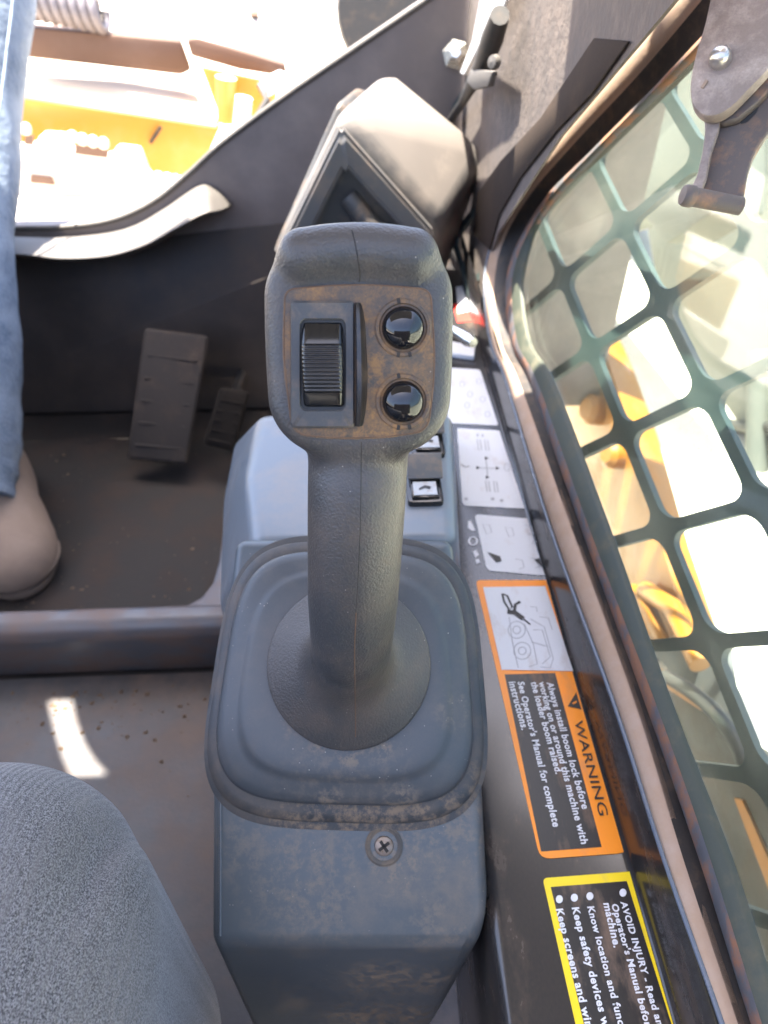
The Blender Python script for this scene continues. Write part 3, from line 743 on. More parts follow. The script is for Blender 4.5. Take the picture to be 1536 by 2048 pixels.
# ================================================================== FOOTWELL: pedals
def pedal(name, tl, tr, br, bl, ytop, zbot, label, pm='mat2'):
    p = [PY(*tl, ytop), PY(*tr, ytop), PZ(*br, zbot), PZ(*bl, zbot)]
    t = thing(name, label, 'pedal', (p[2] + p[3]) / 2)
    n_ = (p[1] - p[0]).cross(p[3] - p[0]).normalized()
    if n_.y > 0: n_ = -n_
    prism('pad', p, -n_ * .012, M[pm], t, .008, 3)
    for k in range(5):
        a = p[3].lerp(p[0], .12 + .17 * k); b = p[2].lerp(p[1], .12 + .17 * k)
        tube('tread_rib', [a.lerp(b, .12) + n_ * .0012, a.lerp(b, .88) + n_ * .0006], .0017, M[pm], t, 6)
    m = (p[0] + p[1]) / 2 * .6 + (p[2] + p[3]) / 2 * .4
    tube('arm', [m - n_ * .012, m - n_ * .05 + Vector((0, .05, -.01)), Vector((m.x, 1.0, .06))], .008, M['rubber'], t, 8)
    return t
M['mat2'] = dusty('pedal_rubber', (.020, .0155, .013), .85, dust=(.09, .065, .05), amt=.5, sc=30, bump=.4)
pedal('foot_pedal', (288, 655), (418, 672), (372, 930), (252, 918), .92, .03, 'large dusty rubber foot pedal standing in the dark footwell')
pedal('foot_pedal', (440, 775), (500, 785), (468, 905), (405, 890), .86, .05, 'smaller dark pedal half hidden beside the front console', 'shadow_tone2')

# ================================================================== FRONT CONSOLE with rocker switches
fc = thing('front_console', 'blue grey plastic console ahead of the joystick with rocker switches', 'console', (0, .38, .2))
ZC = .352
rings = [q((514, 832), (560, 826), (905, 826), (916, 1082), (504, 1092), (490, 960), z=ZC), q((470, 880), (560, 880), (905, 880), (925, 1215), (438, 1215), (446, 1000), z=.25)]
rings.append([Vector((p.x, p.y, .0)) for p in rings[1]])
bm = bmesh.new(); rv = [[bm.verts.new(p) for p in r_] for r_ in rings]
bm.faces.new(rv[0]); bm.faces.new(rv[2][::-1])
for u_ in range(2):
    for i in range(6): bm.faces.new((rv[u_][i], rv[u_ + 1][i], rv[u_ + 1][(i + 1) % 6], rv[u_][(i + 1) % 6]))
bmesh.ops.recalc_face_normals(bm, faces=bm.faces)
bmesh.ops.bevel(bm, geom=[e for e in bm.edges], offset=.010, segments=5, affect='EDGES', profile=.5, clamp_overlap=True)
objbm('console_body', bm, M['fcon'], fc)
def rocker(cx, cy, label):
    o = PZ(cx, cy, ZC)
    t = fc
    rb = prism('rocker_switch', [o + Vector((x, y, -.001)) for x, y in rrect(.0115, .019, .003)], (0, 0, .005), M['gloss'], t, .001, 2)
    if label: rb['label'] = label
    # tilted lever: the far end stands up
    hull('lever', [o + Vector((x, y, z)) for x in (-.009, .009) for y, z in ((-.0165, .003), (-.0165, .0060), (.000, .0060), (.016, .0060), (.016, .003))], M['gloss'], rb, .001, 2)
    hull('cap', [o + Vector((x, y, z)) for x in (-.0105, .0125) for y, z in ((-.001, .0085), (.0012, .0058), (.0165, .0058), (.0165, .0155), (.0145, .0175))], M['bezel2'], rb, .001, 2)
    sheet('icon_plate', [o + Vector((x, y, .0063)) for x, y in ((-.0075, -.015), (.0075, -.015), (.0075, -.002), (-.0075, -.002))], NZ, M['iconp'], rb, .0004)
    sheet('icon', [o + Vector((x, y, .0069)) for x, y in ((-.004, -.009), (.0, -.006), (.004, -.0075), (.003, -.010), (.0, -.0085), (-.004, -.0105))], NZ, M['ink'], rb, .0002)
M['bezel2'] = dusty('switch_cap', (.09, .085, .08), .5, amt=.5, sc=60)
rocker(847, 975, 'rocker switch with white icon plate and raised cap')
rocker(853, 884, 'rocker switch half hidden behind the joystick neck')

# ================================================================== BOOT FRAME
TB = R(34)
BO = D(698, 1330, .372)
E1 = CR.copy(); E2 = (CH * math.cos(TB) + Vector((0, 0, math.sin(TB)))); E3 = E1.cross(E2)
def bp(x, y, h=0): return BO + E1 * x + E2 * y + E3 * h
def onb(px, py, h=0): return PL(px, py, BO + E3 * h, E3)      # photo point on the boot's plane, h above it

def rel(px, py, h, o): return tuple(onb(px, py, h) - Vector(o))
PDO = onb(700, 1700, -.05)
st_pod = [(rel(620, 1760, -.026, PDO), .045, 0.41), (rel(800, 1720, -.026, PDO), .030, 0.52), (rel(900, 1700, -.026, PDO), .03, 0.41), (rel(500, 1690, -.026, PDO), .03, 0.30), (rel(890, 1860, -.026, PDO), .03, 0.38),
          (tuple(D(770, 1960, .389) - PDO), .030, .9), (tuple(D(720, 2030, .419) - PDO), .030, .8), (tuple(D(850, 1960, .39) - PDO), .025, .6), (tuple(D(800, 2040, .42) - PDO), .03, .8), (rel(962, 1640, -.026, PDO), .03, 0.52)]
M['pod'] = dusty('console_plastic', (.066, .079, .089), .36, dust=(.24, .18, .125), amt=.25, sc=26, lo=.5, hi=.66, fine=.3, speck=.4, bump=.06, spots=.75, stain=st_pod, stain_sc=160)
st_boot = [(rel(700, 1500, -.004, BO), .012, .75), (rel(640, 1484, -.004, BO), .009, .7), (rel(760, 1494, -.004, BO), .010, .7), (rel(590, 1450, -.004, BO), .010, .45), (rel(690, 1560, -.006, BO), .05, .22), (rel(905, 1420, -.006, BO), .015, .35), (rel(660, 1600, -.01, BO), .014, .6), (rel(800, 1600, -.01, BO), .014, .6)]
M['boot'] = dusty('boot_rubber', (.046, .052, .058), .45, dust=(.24, .18, .125), amt=.22, sc=22, lo=.48, hi=.8, speck=.7, bump=.05, stain=st_boot, stain_sc=210)
st_b2 = [(rel(700, 1640, -.02, BO), .05, .85), (rel(820, 1640, -.02, BO), .05, .8), (rel(900, 1580, -.02, BO), .03, .6), (rel(600, 1650, -.024, BO), .03, .8)]
M['boot2'] = dusty('boot_rubber_folds', (.034, .037, .040), .5, dust=(.23, .165, .11), amt=.25, sc=40, lo=.45, hi=.7, stain=st_b2)
M['bolt2'] = dusty('dirty_screw', (.22, .18, .15), .45, dust=(.2, .13, .08), amt=.7, sc=300, metal=.6)
# console pod under the boot
pd = thing('armrest_console', 'blue grey plastic pod carrying the joystick, dusty with one screw', 'console', onb(700, 1700, -.05))
HP = -.026
P_ = lambda x, y: onb(x, y, HP)
topo = [P_(424, 1500), P_(424, 1893), P_(972, 1893), P_(962, 1500), P_(905, 1090), P_(470, 1090)]
crL, crR = P_(424, 1893), P_(972, 1893)
crL2, crR2 = P_(426, 1850), P_(978, 1838)
lowL, lowR = D(526, 2110, .458), D(800, 2110, .458)
bm = bmesh.new()
V = lambda p: bm.verts.new(p)
t0 = [V(P_(470, 1080)), V(P_(424, 1480)), V(P_(421, 1888)), V(P_(950, 1893)), V(P_(979, 1830)), V(P_(962, 1500)), V(P_(905, 1080))]
dn = -E3 * .10 + Vector((0, .02, 0))
lo_ = [V(p.co + dn * k) for p, k in zip(t0, (1.4, 1.2, .0, .0, .0, 1.2, 1.4))]
# replace the three near lower corners by the receding lower face
lo_[2].co = lowL; lo_[3].co = lowR; lo_[4].co = D(850, 2080, .455)
bm.faces.new(t0)
for i in range(7):
    bm.faces.new((t0[i], lo_[i], lo_[(i + 1) % 7], t0[(i + 1) % 7]))
bm.faces.new(lo_[::-1])
bmesh.ops.triangulate(bm, faces=[f_ for f_ in bm.faces if len(f_.verts) == 4])
bmesh.ops.join_triangles(bm, faces=bm.faces[:], angle_face_threshold=R(6), angle_shape_threshold=R(180))
bmesh.ops.recalc_face_normals(bm, faces=bm.faces)
be = [e for e in bm.edges if len(e.link_faces) == 2 and e.calc_face_angle(0) > R(8)]
bmesh.ops.bevel(bm, geom=be, offset=.0075, segments=5, affect='EDGES', profile=.5, clamp_overlap=True)
objbm('pod_shell', bm, M['pod'], pd, True, 30)
# raised moulding line beside the left edge
tube('edge_bead', [P_(441, 1560) + E3 * -.0002, P_(441, 1700) + E3 * -.0002, P_(440, 1872) + E3 * -.0004], .0009, M['pod'], pd, 8)
# screw in a round well
so = P_(768, 1692)
lathe('screw_well', [(.0098, -.0005), (.0098, .0006), (.0088, .0010), (.0072, .0004), (.0066, -.003), (.0, -.0032)], so, E3, M['mud'], pd, 32, 30, False)
sw = lathe('screw', [(.0052, -.003), (.0052, -.0004), (.0046, .0008), (.003, .0014), (.0, .0016)], so, E3, M['bolt2'] if 'bolt2' in M else M['bolt'], pd, 24, 30, False)
for a0 in (35, 125):
    d1 = (E1 * math.cos(R(a0)) + E2 * math.sin(R(a0))); d2 = E3.cross(d1)
    prism('cross_recess', [so + d1 * s1 * .0032 + d2 * s2 * .0008 + E3 * .0010 for s1, s2 in ((-1, -1), (1, -1), (1, 1), (-1, 1))], E3 * .0007, M['seam'], sw)

# ================================================================== JOYSTICK
js = thing('joystick', 'grey plastic joystick with thumb roller, two black dome buttons and rubber boot', 'joystick', BO)
# rubber boot: stacked superellipse rings
def ring(h, hx, hy, ex=3.4, n=96, cy=0.0, rot=0.0, taper=.085):
    out = []
    for k in range(n):
        t = 2 * math.pi * k / n
        c_, s_ = math.cos(t), math.sin(t)
        x = hx * math.copysign(abs(c_) ** (2 / ex), c_); y = hy * math.copysign(abs(s_) ** (2 / ex), s_)
        x *= 1 - taper * (y / hy) if hy else 1
        xr, yr = x * math.cos(rot) - y * math.sin(rot), x * math.sin(rot) + y * math.cos(rot)
        out.append(bp(xr - .0015, yr + cy, h))
    return out
def boot_rings(table, name, mat):
    rows = [ring(h, a, b, ex, 120, cy, R(-1.5)) for h, a, b, ex, cy in table]
    return loft(name, rows, mat, js, closed=True, sharp=60)
cy = -.0050
cyp = -.0038
tb = [(-.0005, .030, .030, 2.2, 0), (-.0010, .046, .046, 2.6, cy * .6), (-.0018, 0.0497, 0.0493, 3.4, cyp), (-.0028, 0.0521, 0.0518, 3.4, cyp), (-.0040, 0.0533, 0.0531, 3.4, cyp),
      (-.0048, 0.0548, 0.0546, 3.7, cyp), (-.0062, 0.0596, 0.0595, 3.8, cyp), (-.0080, 0.0629, 0.0629, 3.9, cyp), (-.0100, 0.0645, 0.0647, 3.9, cyp), (-.0130, 0.0649, 0.0652, 3.9, cyp), (-.0152, 0.0639, 0.0642, 3.9, cyp)]
tb2 = [(-.0153, .0636, .0640, 3.9, cyp), (-.0164, .0590, .0595, 3.9, cy), (-.0176, .0590, .0595, 3.9, cy), (-.0184, .0668, .0684, 3.9, cy), (-.0194, .0706, .0730, 3.9, cy), (-.0214, .0712, .0738, 3.9, cy), (-.0224, .0690, .0712, 3.9, cy),
       (-.0230, .0640, .0656, 3.9, cy), (-.0238, .0640, .0656, 3.9, cy), (-.0244, .0710, .0742, 3.8, cy), (-.0254, .0738, .0782, 3.8, cy), (-.0276, .0742, .0788, 3.8, cy), (-.0290, .0722, .0760, 3.8, cy)]
bt = boot_rings(tb, 'rubber_boot', M['boot'])
bl = loft('bellows_fold', [ring(h, a, b_, ex, 120, c_, R(-1.5)) for h, a, b_, ex, c_ in tb2], M['boot2'] if 'boot2' in M else M['boot'], js, closed=True, sharp=60)

# head and grip as one blended body
EL = R(28)
H0 = D(717, 715, .267)
HR = CR.copy(); HN = (-CH * math.cos(EL) + Vector((0, 0, math.sin(EL)))); HU = HN.cross(HR)
def hp(a, b, c=0): return H0 + HR * a + HU * b + HN * c
def onh(x, y, c=0): return PL(x, y, H0 + HN * c, HN)
GPT = [D(716, 925, .300), D(714, 985, .3005), D(710, 1090, .309), D(706, 1200, .3235), D(703, 1290, .341), BO + E3 * .004]
GRK = [.0205, .0203, .0201, .0200, .0188, .0186]
sp_ = catmull(GPT, 5)
GR = list(np.interp(np.linspace(0, 5, len(sp_)), range(6), GRK))
# flange: bell spreading onto the boot
def bell(P):
    x, y, h = frame_q(P, BO, (E1, E2, E3))
    rho = np.sqrt(x * x + y * y)
    t = np.clip((h - .0036) / .026, 0, 1)
    rr = .012 + .0297 * (1 - t) ** 1.25
    d = smax((rho - rr) * .70, h - .028, .004)
    return smax(smax(d, -(h + .001), .0008), rho - .0425, .0010)
def joy(P):
    a, b, c = frame_q(P, H0, (HR, HU, HN))
    # head: rounded slab
    bb = b - .003
    aw = a * (1 + .05 * np.clip(bb / .04, -1, 1) ** 2) + .0
    r2 = .0212
    dx = np.abs(aw) - (.0352 - r2); dy = np.abs(bb) - (.0400 - r2)
    d2 = np.sqrt(np.maximum(dx, 0) ** 2 + np.maximum(dy, 0) ** 2) + np.minimum(np.maximum(dx, dy), 0) - r2
    # the back narrows
    d2 = d2 + np.clip(-c - .012, 0, .05) * .22
    R_ = .0075
    q0 = d2 + R_; q1 = np.abs(c + .0185) - .0185 + R_
    head = np.sqrt(np.maximum(q0, 0) ** 2 + np.maximum(q1, 0) ** 2) + np.minimum(np.maximum(q0, q1), 0) - R_
    # brow over the face
    ax = np.clip(a, -.0195, .0195)
    bc = b - (.0376 - 4.5 * ax * ax); cc = c + .0040
    brow = np.sqrt((a - ax) ** 2 + bc ** 2 + cc ** 2) - .0096
    # grip: rounded cones along the spine
    grip = np.full(P.shape[:3], 1e3, np.float32)
    for p0, p1, r0, r1 in zip(sp_[:-1], sp_[1:], GR[:-1], GR[1:]):
        A = np.array(p0, np.float32); B = np.array(p1 - p0, np.float32)
        t = np.clip(((P - A) @ B) / (B @ B), 0, 1)
        d = np.linalg.norm(P - A - t[..., None] * B, axis=-1) - (r0 + (r1 - r0) * t)
        grip = np.minimum(grip, d)
    return smin(smin(smin(head, brow, .0042), grip, .010), bell(P), .009)
alln = [hp(-.04, -.04, -.045), hp(.04, .05, .01), hp(-.04, .05, .01), hp(.04, .05, -.045), hp(-.04, -.04, .01)] + [p + Vector((.024, .024, 0)) for p in GPT] + [p - Vector((.024, .024, 0)) for p in GPT]
lo = np.min([np.array(p) for p in alln], 0) - .002; hi = np.max([np.array(p) for p in alln], 0) + .002
lo = np.minimum(lo, np.array(BO) - np.array((.047, .060, .047))); hi = np.maximum(hi, np.array(BO) + np.array((.047, .047, .03)))
V_, Q_ = surface_nets(joy, lo, hi, .0008)
body = np_obj('grip_body', V_, Q_, M['grip'], js)
def bvh_of(o):
    off = wloc(o)
    vs = [v.co + off for v in o.data.vertices]
    return BVHTree.FromPolygons(vs, [tuple(p.vertices) for p in o.data.polygons])
BV = bvh_of(body)
def cast(x, y, trees):
    d = ray(x, y).normalized(); best = None
    for t in trees:
        h = t.ray_cast(CO, d)
        if h[0] is not None and (best is None or h[3] < best[1]): best = (h[0], h[3])
    return best[0] if best else None
def seam(pts, rad, mat, trees, n=10, name='seam_line', sink=.3):
    xs = catmull([Vector((x, y, 0)) for x, y in pts], n)
    P = [cast(v.x, v.y, trees) for v in xs]; P = [p for p in P if p is not None]
    P = [p + (p - CO).normalized() * rad * sink for p in P]
    return tube(name, P, rad, mat, js, 6)
seam([(704, 461), (711, 490), (718, 530), (720, 556), (718, 564)], .00028, M['seam'], [BV])
seam([(723, 884), (722, 960), (721, 1040), (718, 1120), (715, 1180), (712, 1225)], .00020, M['seam'], [BV])
seam([(712, 1225), (709, 1300), (710, 1380), (711, 1440), (711, 1474)], .00028, M['dirt'], [BV])

# face panel with its dirt-filled outline
def onface(pts, lift, mat, name, th, bevel=0.0):
    P = [onh(x, y, lift) for x, y in pts]
    return prism(name, P, HN * th, mat, js, bevel, 2)
pout = roundq([(570, 579), (717, 566), (861, 579), (871, 730), (856, 862), (717, 881), (588, 868), (567, 730)], [22, 90, 22, 60, 30, 90, 30, 60], 6)
st_p = [(tuple(onh(x, y, 0) - BO), r_, k_) for x, y, r_, k_ in ((742, 620, .012, .8), (745, 700, .012, .85), (745, 780, .012, .9), (745, 845, .012, .95), (700, 860, .010, .8), (775, 858, .014, .95), (850, 820, .010, .8), (850, 700, .012, .7), (765, 725, .012, .8), (620, 585, .014, .5), (575, 700, .008, .7), (580, 840, .010, .7), (860, 600, .008, .6))]
M['panel'] = dusty('panel_plastic', (.034, .032, .030), .5, dust=(.26, .138, .058), amt=.42, sc=95, lo=.36, hi=.7, fine=1.0, speck=.4, bump=.25, stain=st_p)
face = onface(pout, -.004, M['panel'], 'face_panel', .0048, .0003)
fo = [onh(x, y, .0006) for x, y in pout]
tube('panel_seam', fo + fo[:2], .00034, M['dirt'], js, 6, False)
# roller bezel: slab with an opening
def slab_with_hole(outer, inner, c0, c1, deep, mat, name, ch=.0006):
    O = [onh(x, y, c0) for x, y in outer]; I = [onh(x, y, c0) for x, y in inner]
    n_ = len(O)
    cO = sum(O, Vector()) / n_
    def shr(P_, k): return [cO + (p - cO) * k for p in P_]
    rows = [O, [p + HN * (c1 - c0 - ch) for p in O], [p + HN * (c1 - c0) for p in shr(O, .965)], [p + HN * (c1 - c0) for p in shr(I, 1.03)], [p + HN * (c1 - c0 - .0004) for p in I], [p + HN * deep for p in I]]
    return loft(name, rows, mat, js, closed=True, sharp=35)
def rect_pts(cx, cy, hw, hh, r, k=6): return [(cx + x, cy - y) for x, y in rrect(hw, hh, r, k)]
bz = slab_with_hole(rect_pts(646, 728, 63, 126, 9), rect_pts(647, 729, 44.5, 89.5, 13), -.001, .0024, -.0005, M['bezel'], 'roller_bezel')
onface(rect_pts(647, 729, 46, 91, 13), .0006, M['rubber'], 'roller_well', .0005)
# roller: ribbed barrel
ra0, rb0 = onh(647, 729, 0), None
s_ = .267 / FPX
hwid, hlen = 41 * s_, 86 * s_
rows = []
N = 170
for i in range(N + 1):
    t = -1 + 2 * i / N; bq = t * hlen
    Rr = .034
    c_ = math.sqrt(max(Rr * Rr - bq * bq, 0)) - Rr + .0062
    # flat thumb pads at both ends, ribs between
    rib = 0.0
    if -.63 < t < .47: rib = .00042 * (0.5 - 0.5 * math.cos((t + .63) / 1.10 * 12 * 2 * math.pi)) - .0002
    if t > .47: c_ = c_ - .0006 - (t - .47) * .0016
    if t < -.63: c_ = c_ - .0004
    e = .0020 * max(0, (abs(t) - .92) / .08) ** 2
    row = []
    for k in range(19):
        u = -1 + 2 * k / 18
        edge = max(0, (abs(u) - .80) / .20)
        row.append(ra0 + HR * (u * hwid) + HU * bq + HN * (c_ + rib * (1 if abs(u) < .86 else .1) - e - .0016 * edge ** 2))
    rows.append(row)
loft('thumb_roller', rows, M['gloss'], js, sharp=80)
# dividing fin: bowed crescent wall
finL = [(711, 606), (712, 650), (713, 730), (713, 800), (711, 851)]
finR = [(727, 606), (733, 650), (737, 730), (737, 790), (731, 851)]
A = catmull([Vector((*p, 0)) for p in finL], 8); B = catmull([Vector((*p, 0)) for p in finR], 8)
rows = []
for k, (p, r_) in enumerate(zip(A, B)):
    t = k / (len(A) - 1); hgt = .0024 + .0030 * math.sin(math.pi * t) ** .7
    a0, b0 = onh(p.x, p.y, -.001), onh(r_.x, r_.y, -.001)
    w_ = b0 - a0
    rows.append([a0, a0 + HN * hgt * .9, a0 + w_ * .10 + HN * (hgt + .0008), a0 + w_ * .45 + HN * (hgt + .0008), a0 + w_ * .62 + HN * hgt * .8, b0 + HN * .0010, b0])
M['finm'] = dusty('fin_plastic', (.014, .014, .015), .3, amt=.25, sc=90, lo=.5, hi=.7, speck=.4)
loft('divider_fin', rows, M['finm'], js, sharp=45, cap=True)
# dome buttons in notched rings
for cx, cy_ in ((806, 656), (806, 803)):
    o = onh(cx, cy_, 0)
    rg = lathe('button_ring', [(.0104, .0002), (.0104, .0010), (.0099, .0014), (.0088, .0014), (.0083, .0008), (.0083, -.001)], o, HN, M['panel'], js, 48, 30, False)
    Rs = .0079
    pr = [(.0083, -.0005), (.0079, .0006)] + [(.0077 * math.cos(R(t)), .0008 + .0056 * math.sin(R(t))) for t in range(0, 86, 5)] + [(0, .0064)]
    bt_ = lathe('dome_button', pr, o, HN, M['dome'], js, 64, 60, False)
    for a0 in (100, 260, 285):
        d1 = HR * math.cos(R(a0)) + HU * math.sin(R(a0)); d2 = HN.cross(d1)
        prism('ring_notch', [o + d1 * .0087 + d2 * -.0006 + HN * .0013, o + d1 * .0106 + d2 * -.0006 + HN * .0013, o + d1 * .0106 + d2 * .0006 + HN * .0013, o + d1 * .0087 + d2 * .0006 + HN * .0013], HN * .0003, M['seam'], rg)

# ================================================================== DOOR LATCH (mounted inside the pane)
LD = .365
ltc = thing('door_latch', 'dusty brown metal latch with lever and round bar in front of the window', 'latch', D(1440, 150, LD))
f1 = [(1432, -60), (1412, 40), (1394, 100), (1383, 150), (1381, 190), (1390, 215), (1408, 229), (1432, 230), (1462, 214), (1500, 176), (1545, 128), (1640, 20), (1600, -90)]
LN = Vector((-.50, -.62, .60)).normalized(); LP = D(1440, 120, LD)
pl = catmull([PL(x, y, LP, LN) for x, y in f1], 3)
prism('latch_plate', pl, -LN * .009, M['latch'], ltc, .0010, 2)
lathe('bolt', [(.0, -.001), (.0052, -.001), (.0052, .0028), (.0045, .0052), (.0028, .0070), (0, .0076)], PL(1441, 120, LP, LN), LN, M['bolt'], ltc, 24, 40)
hull('paint_chip', [PL(x, y, LP, LN) + LN * h for x, y in ((1402, 176), (1412, 160), (1416, 164), (1407, 178)) for h in (0, .0010)], M['beige'], ltc)
LQ = LP - LN * .0105
prism('inner_plate', [PL(x, y, LQ, LN) for x, y in [(1410, 120), (1402, 190), (1420, 240), (1446, 246), (1476, 238), (1520, 200), (1580, 130), (1640, 40), (1560, 0)]], -LN * .006, M['latch_d'], ltc, .0008, 1)
lev = [PL(x, y, LQ, LN) for x, y in [(1407, 222), (1410, 262), (1405, 302), (1394, 350), (1377, 385), (1396, 398), (1412, 354), (1422, 302), (1436, 262), (1444, 222)]]
prism('lever', lev, -LN * .005, M['latch'], ltc, .0008, 2)
LW = LP - LN * .0165
web = catmull([PL(x, y, LW, LN) for x, y in [(1440, 215), (1424, 300), (1412, 350), (1402, 396), (1440, 410), (1480, 408), (1494, 350), (1508, 308), (1534, 268), (1590, 200), (1600, 100), (1500, 120)]], 3)
prism('lever_web', web, -LN * .006, M['latch_d'], ltc, .0008, 1)
prism('web_slot', [PL(x, y, LW + LN * .0004, LN) for x, y in ((1478, 238), (1490, 226), (1518, 214), (1512, 226), (1494, 244), (1482, 248))], LN * .0004, M['rubber'], ltc)
ba, bb_ = D(1382, 393, LD - .002), D(1484, 413, LD)
tube('pull_bar', [ba, ba.lerp(bb_, .02), ba.lerp(bb_, .97), bb_], [.0046, .0046, .0044, .0032], M['latch_d'], ltc, 20)
lathe('bar_cap', [(.0, -.002), (.0042, -.002), (.0052, -.0008), (.0052, .003), (.0045, .0045), (.0, .005)], ba, (ba - bb_), M['latch_d'], ltc, 24)

# ================================================================== SEAT
st = thing('seat_cushion', 'rounded grey melange fabric seat cushion in the lower left', 'seat', (-.3, -.05, .2))
def seatf(P):
    x, y, z = P[..., 0], P[..., 1], P[..., 2]
    d = rbox((x + .380 - .15 * np.clip(.12 - y, -.1, .4) * .55, y + .107, z - .237 + .012 * np.clip((x + .2) / .1, -1, 1) ** 2 * 0), (.290, .290, .150), .066)
    lump = .006 * np.sin(x * 31 + 1.0) * np.sin(y * 23 + .6)
    fa, fb = PZ(188, 1585, .38), PZ(120, 1790, .38); ex_, ey_ = fb.x - fa.x, fb.y - fa.y; el_ = math.hypot(ex_, ey_)
    u_ = ((x - fa.x) * ex_ + (y - fa.y) * ey_) / el_; v_ = ((x - fa.x) * ey_ - (y - fa.y) * ex_) / el_
    fold = -.0075 * np.exp(-(v_ / .007) ** 2) * np.exp(-((u_ - el_ * .5) / (el_ * .6)) ** 2)
    return d + lump * .5 - fold
V_, Q_ = surface_nets(seatf, (-.72, -.40, .06), (.02, .26, .42), .003)
np_obj('cushion', V_, Q_, M['fabric'], st)

# ================================================================== PERSON: one leg stepping into the footwell
pn = thing('person', 'person in blue jeans and tan suede shoe, one leg standing in the footwell', 'person', PZ(40, 1100, 0))
ank = D(-20, 930, .97); 
leg_pts = [D(-48, 1000, .885), D(-47, 920, .90), D(-44, 800, .905), D(-45, 650, .905), D(-60, 500, .912), D(-50, 330, .94), D(-42, 160, .95), D(-26, 40, .945), D(-16, -120, .95), D(-16, -300, .96)]
leg_r = [.040, .050, .050, .049, .050, .053, .054, .054, .056, .058]
cp = catmull(leg_pts, 6); n = len(cp)
rr = [leg_r[min(int(i / 6), 8)] * (1 - (i % 6) / 6) + leg_r[min(int(i / 6) + 1, 9)] * ((i % 6) / 6) for i in range(n)]
rr = [r_ * (1 + .05 * math.sin(i * 1.9) * math.exp(-i / 14) + .02 * math.sin(i * .9)) for i, r_ in enumerate(rr)]
tube('jeans', cp, rr, M['denim'], pn, 28)
hm = cp[0] + (cp[1] - cp[0]) * .2
lathe('hem', [(rr[0] * 1.00, -.004), (rr[0] * 1.10, -.003), (rr[0] * 1.12, .006), (rr[0] * 1.06, .012)], hm, cp[1] - cp[0], M['denim'], pn, 28, 40, False)
tb_ = [D(34, -200, .915), D(30, -40, .905), D(14, 100, .90), D(2, 200, .893), D(-16, 320, .888)]
tube('leg_seam', catmull(tb_, 5), .002, M['denim'], pn, 6)
def shoef(P):
    T = np.array(PZ(52, 1190, .0), np.float32)
    # foot axis: toe T, heel away from the camera
    hd = np.array((-.42, .907, 0), np.float32); sd = np.array((.907, .42, 0), np.float32)
    v = P - T; s = v @ hd; l = v @ sd; z = P[..., 2]
    out = 1e3
    for c, rx, ry, rz, cz in ((.05, .058, .050, .045, .02), (.10, .07, .049, .055, .025), (.17, .08, .042, .075, .03), (.215, .065, .042, .10, .03)):
        d = (np.sqrt(((s - c) / rx) ** 2 + (l / ry) ** 2 + ((z - cz) / rz) ** 2) - 1) * min(rx, ry, rz)
        out = d if isinstance(out, float) else smin(out, d, .02)
    return smax(out, -(z - .012), .003)
Tt = PZ(52, 1190, 0)
V_, Q_ = surface_nets(shoef, (Tt.x - .22, Tt.y - .03, -.01), (Tt.x + .12, Tt.y + .33, .16), .003)
np_obj('shoe', V_, Q_, M['shoe'], pn)
def solef(P):
    T = np.array(Tt, np.float32); hd = np.array((-.42, .907, 0), np.float32); sd = np.array((.907, .42, 0), np.float32)
    v = P - T; s = v @ hd; l = v @ sd; z = P[..., 2]
    w_ = .050 - .012 * np.clip((s - .10) / .08, 0, 1)
    d = np.sqrt((l / w_) ** 2 + ((s - .14) / .147) ** 4) - 1
    return smax(d * .04, np.abs(z - .0065) - .0085, .003)
V_, Q_ = surface_nets(solef, (Tt.x - .22, Tt.y - .03, -.008), (Tt.x + .12, Tt.y + .33, .03), .003)
np_obj('shoe_sole', V_, Q_, M['sole'], pn)
hd_, sd_ = Vector((-.42, .907, 0)), Vector((.907, .42, 0))
def shoe_pt(s_, l_, z_): return Vector((Tt.x, Tt.y, 0)) + hd_ * s_ + sd_ * l_ + Vector((0, 0, z_))
wl_ = [shoe_pt(.052 - .0575 * math.cos(R(a)), .0515 * math.sin(R(a)), .0185) for a in range(-95, 96, 10)]
tube('welt', wl_, .0016, M['sole'], pn, 6)


# ================================================================== OUTSIDE, AHEAD
YO = 2.3
def O(x, y, d=0): return PY(x, y, YO + d)
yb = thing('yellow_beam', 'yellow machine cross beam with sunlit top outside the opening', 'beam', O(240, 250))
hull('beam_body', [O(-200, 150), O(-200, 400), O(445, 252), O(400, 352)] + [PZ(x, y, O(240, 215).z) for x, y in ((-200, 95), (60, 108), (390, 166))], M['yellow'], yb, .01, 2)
prism('slot', [O(x, y, -.012) for x, y in ((297, 284), (318, 252), (325, 256), (303, 289))], (0, .004, 0), M['rubber'], yb)
wb = thing('attachment_block', 'pale sunlit steel block with stud rows below the yellow beam', 'attachment', O(170, 350, -.25))
oc = [(-200, 310), (43, 295), (69, 292), (80, 272), (126, 275), (132, 300), (218, 315), (232, 298), (275, 303), (289, 340), (310, 385), (330, 460), (330, 640), (-200, 640)]
prism('block_body', [O(x, y, -.25) for x, y in oc], (0, .05, .0), M['paleblock'], wb, .004, 1)
hull('block_shelf', [O(x, y, -.26) for x, y in ((-200, 385), (310, 400), (340, 600), (-200, 600))] + [O(x, y, -.6) for x, y in ((-200, 470), (360, 480), (360, 640), (-200, 640))], M['paleblock'], wb, .004, 1)
for pts in ([(61, 349), (104, 354), (111, 371), (60, 366)], [(149, 288), (218, 296), (216, 317), (149, 308)], [(50, 268), (66, 270), (68, 292), (48, 290)]):
    prism('slot', [O(x, y, -.256) for x, y in pts], (0, .004, 0), M['rustbeam'], wb)
prism('slot', [O(x, y, -.272) for x, y in roundq([(160, 398), (245, 408), (258, 432), (158, 428)], 8)], (0, .004, 0), M['dark'], wb)
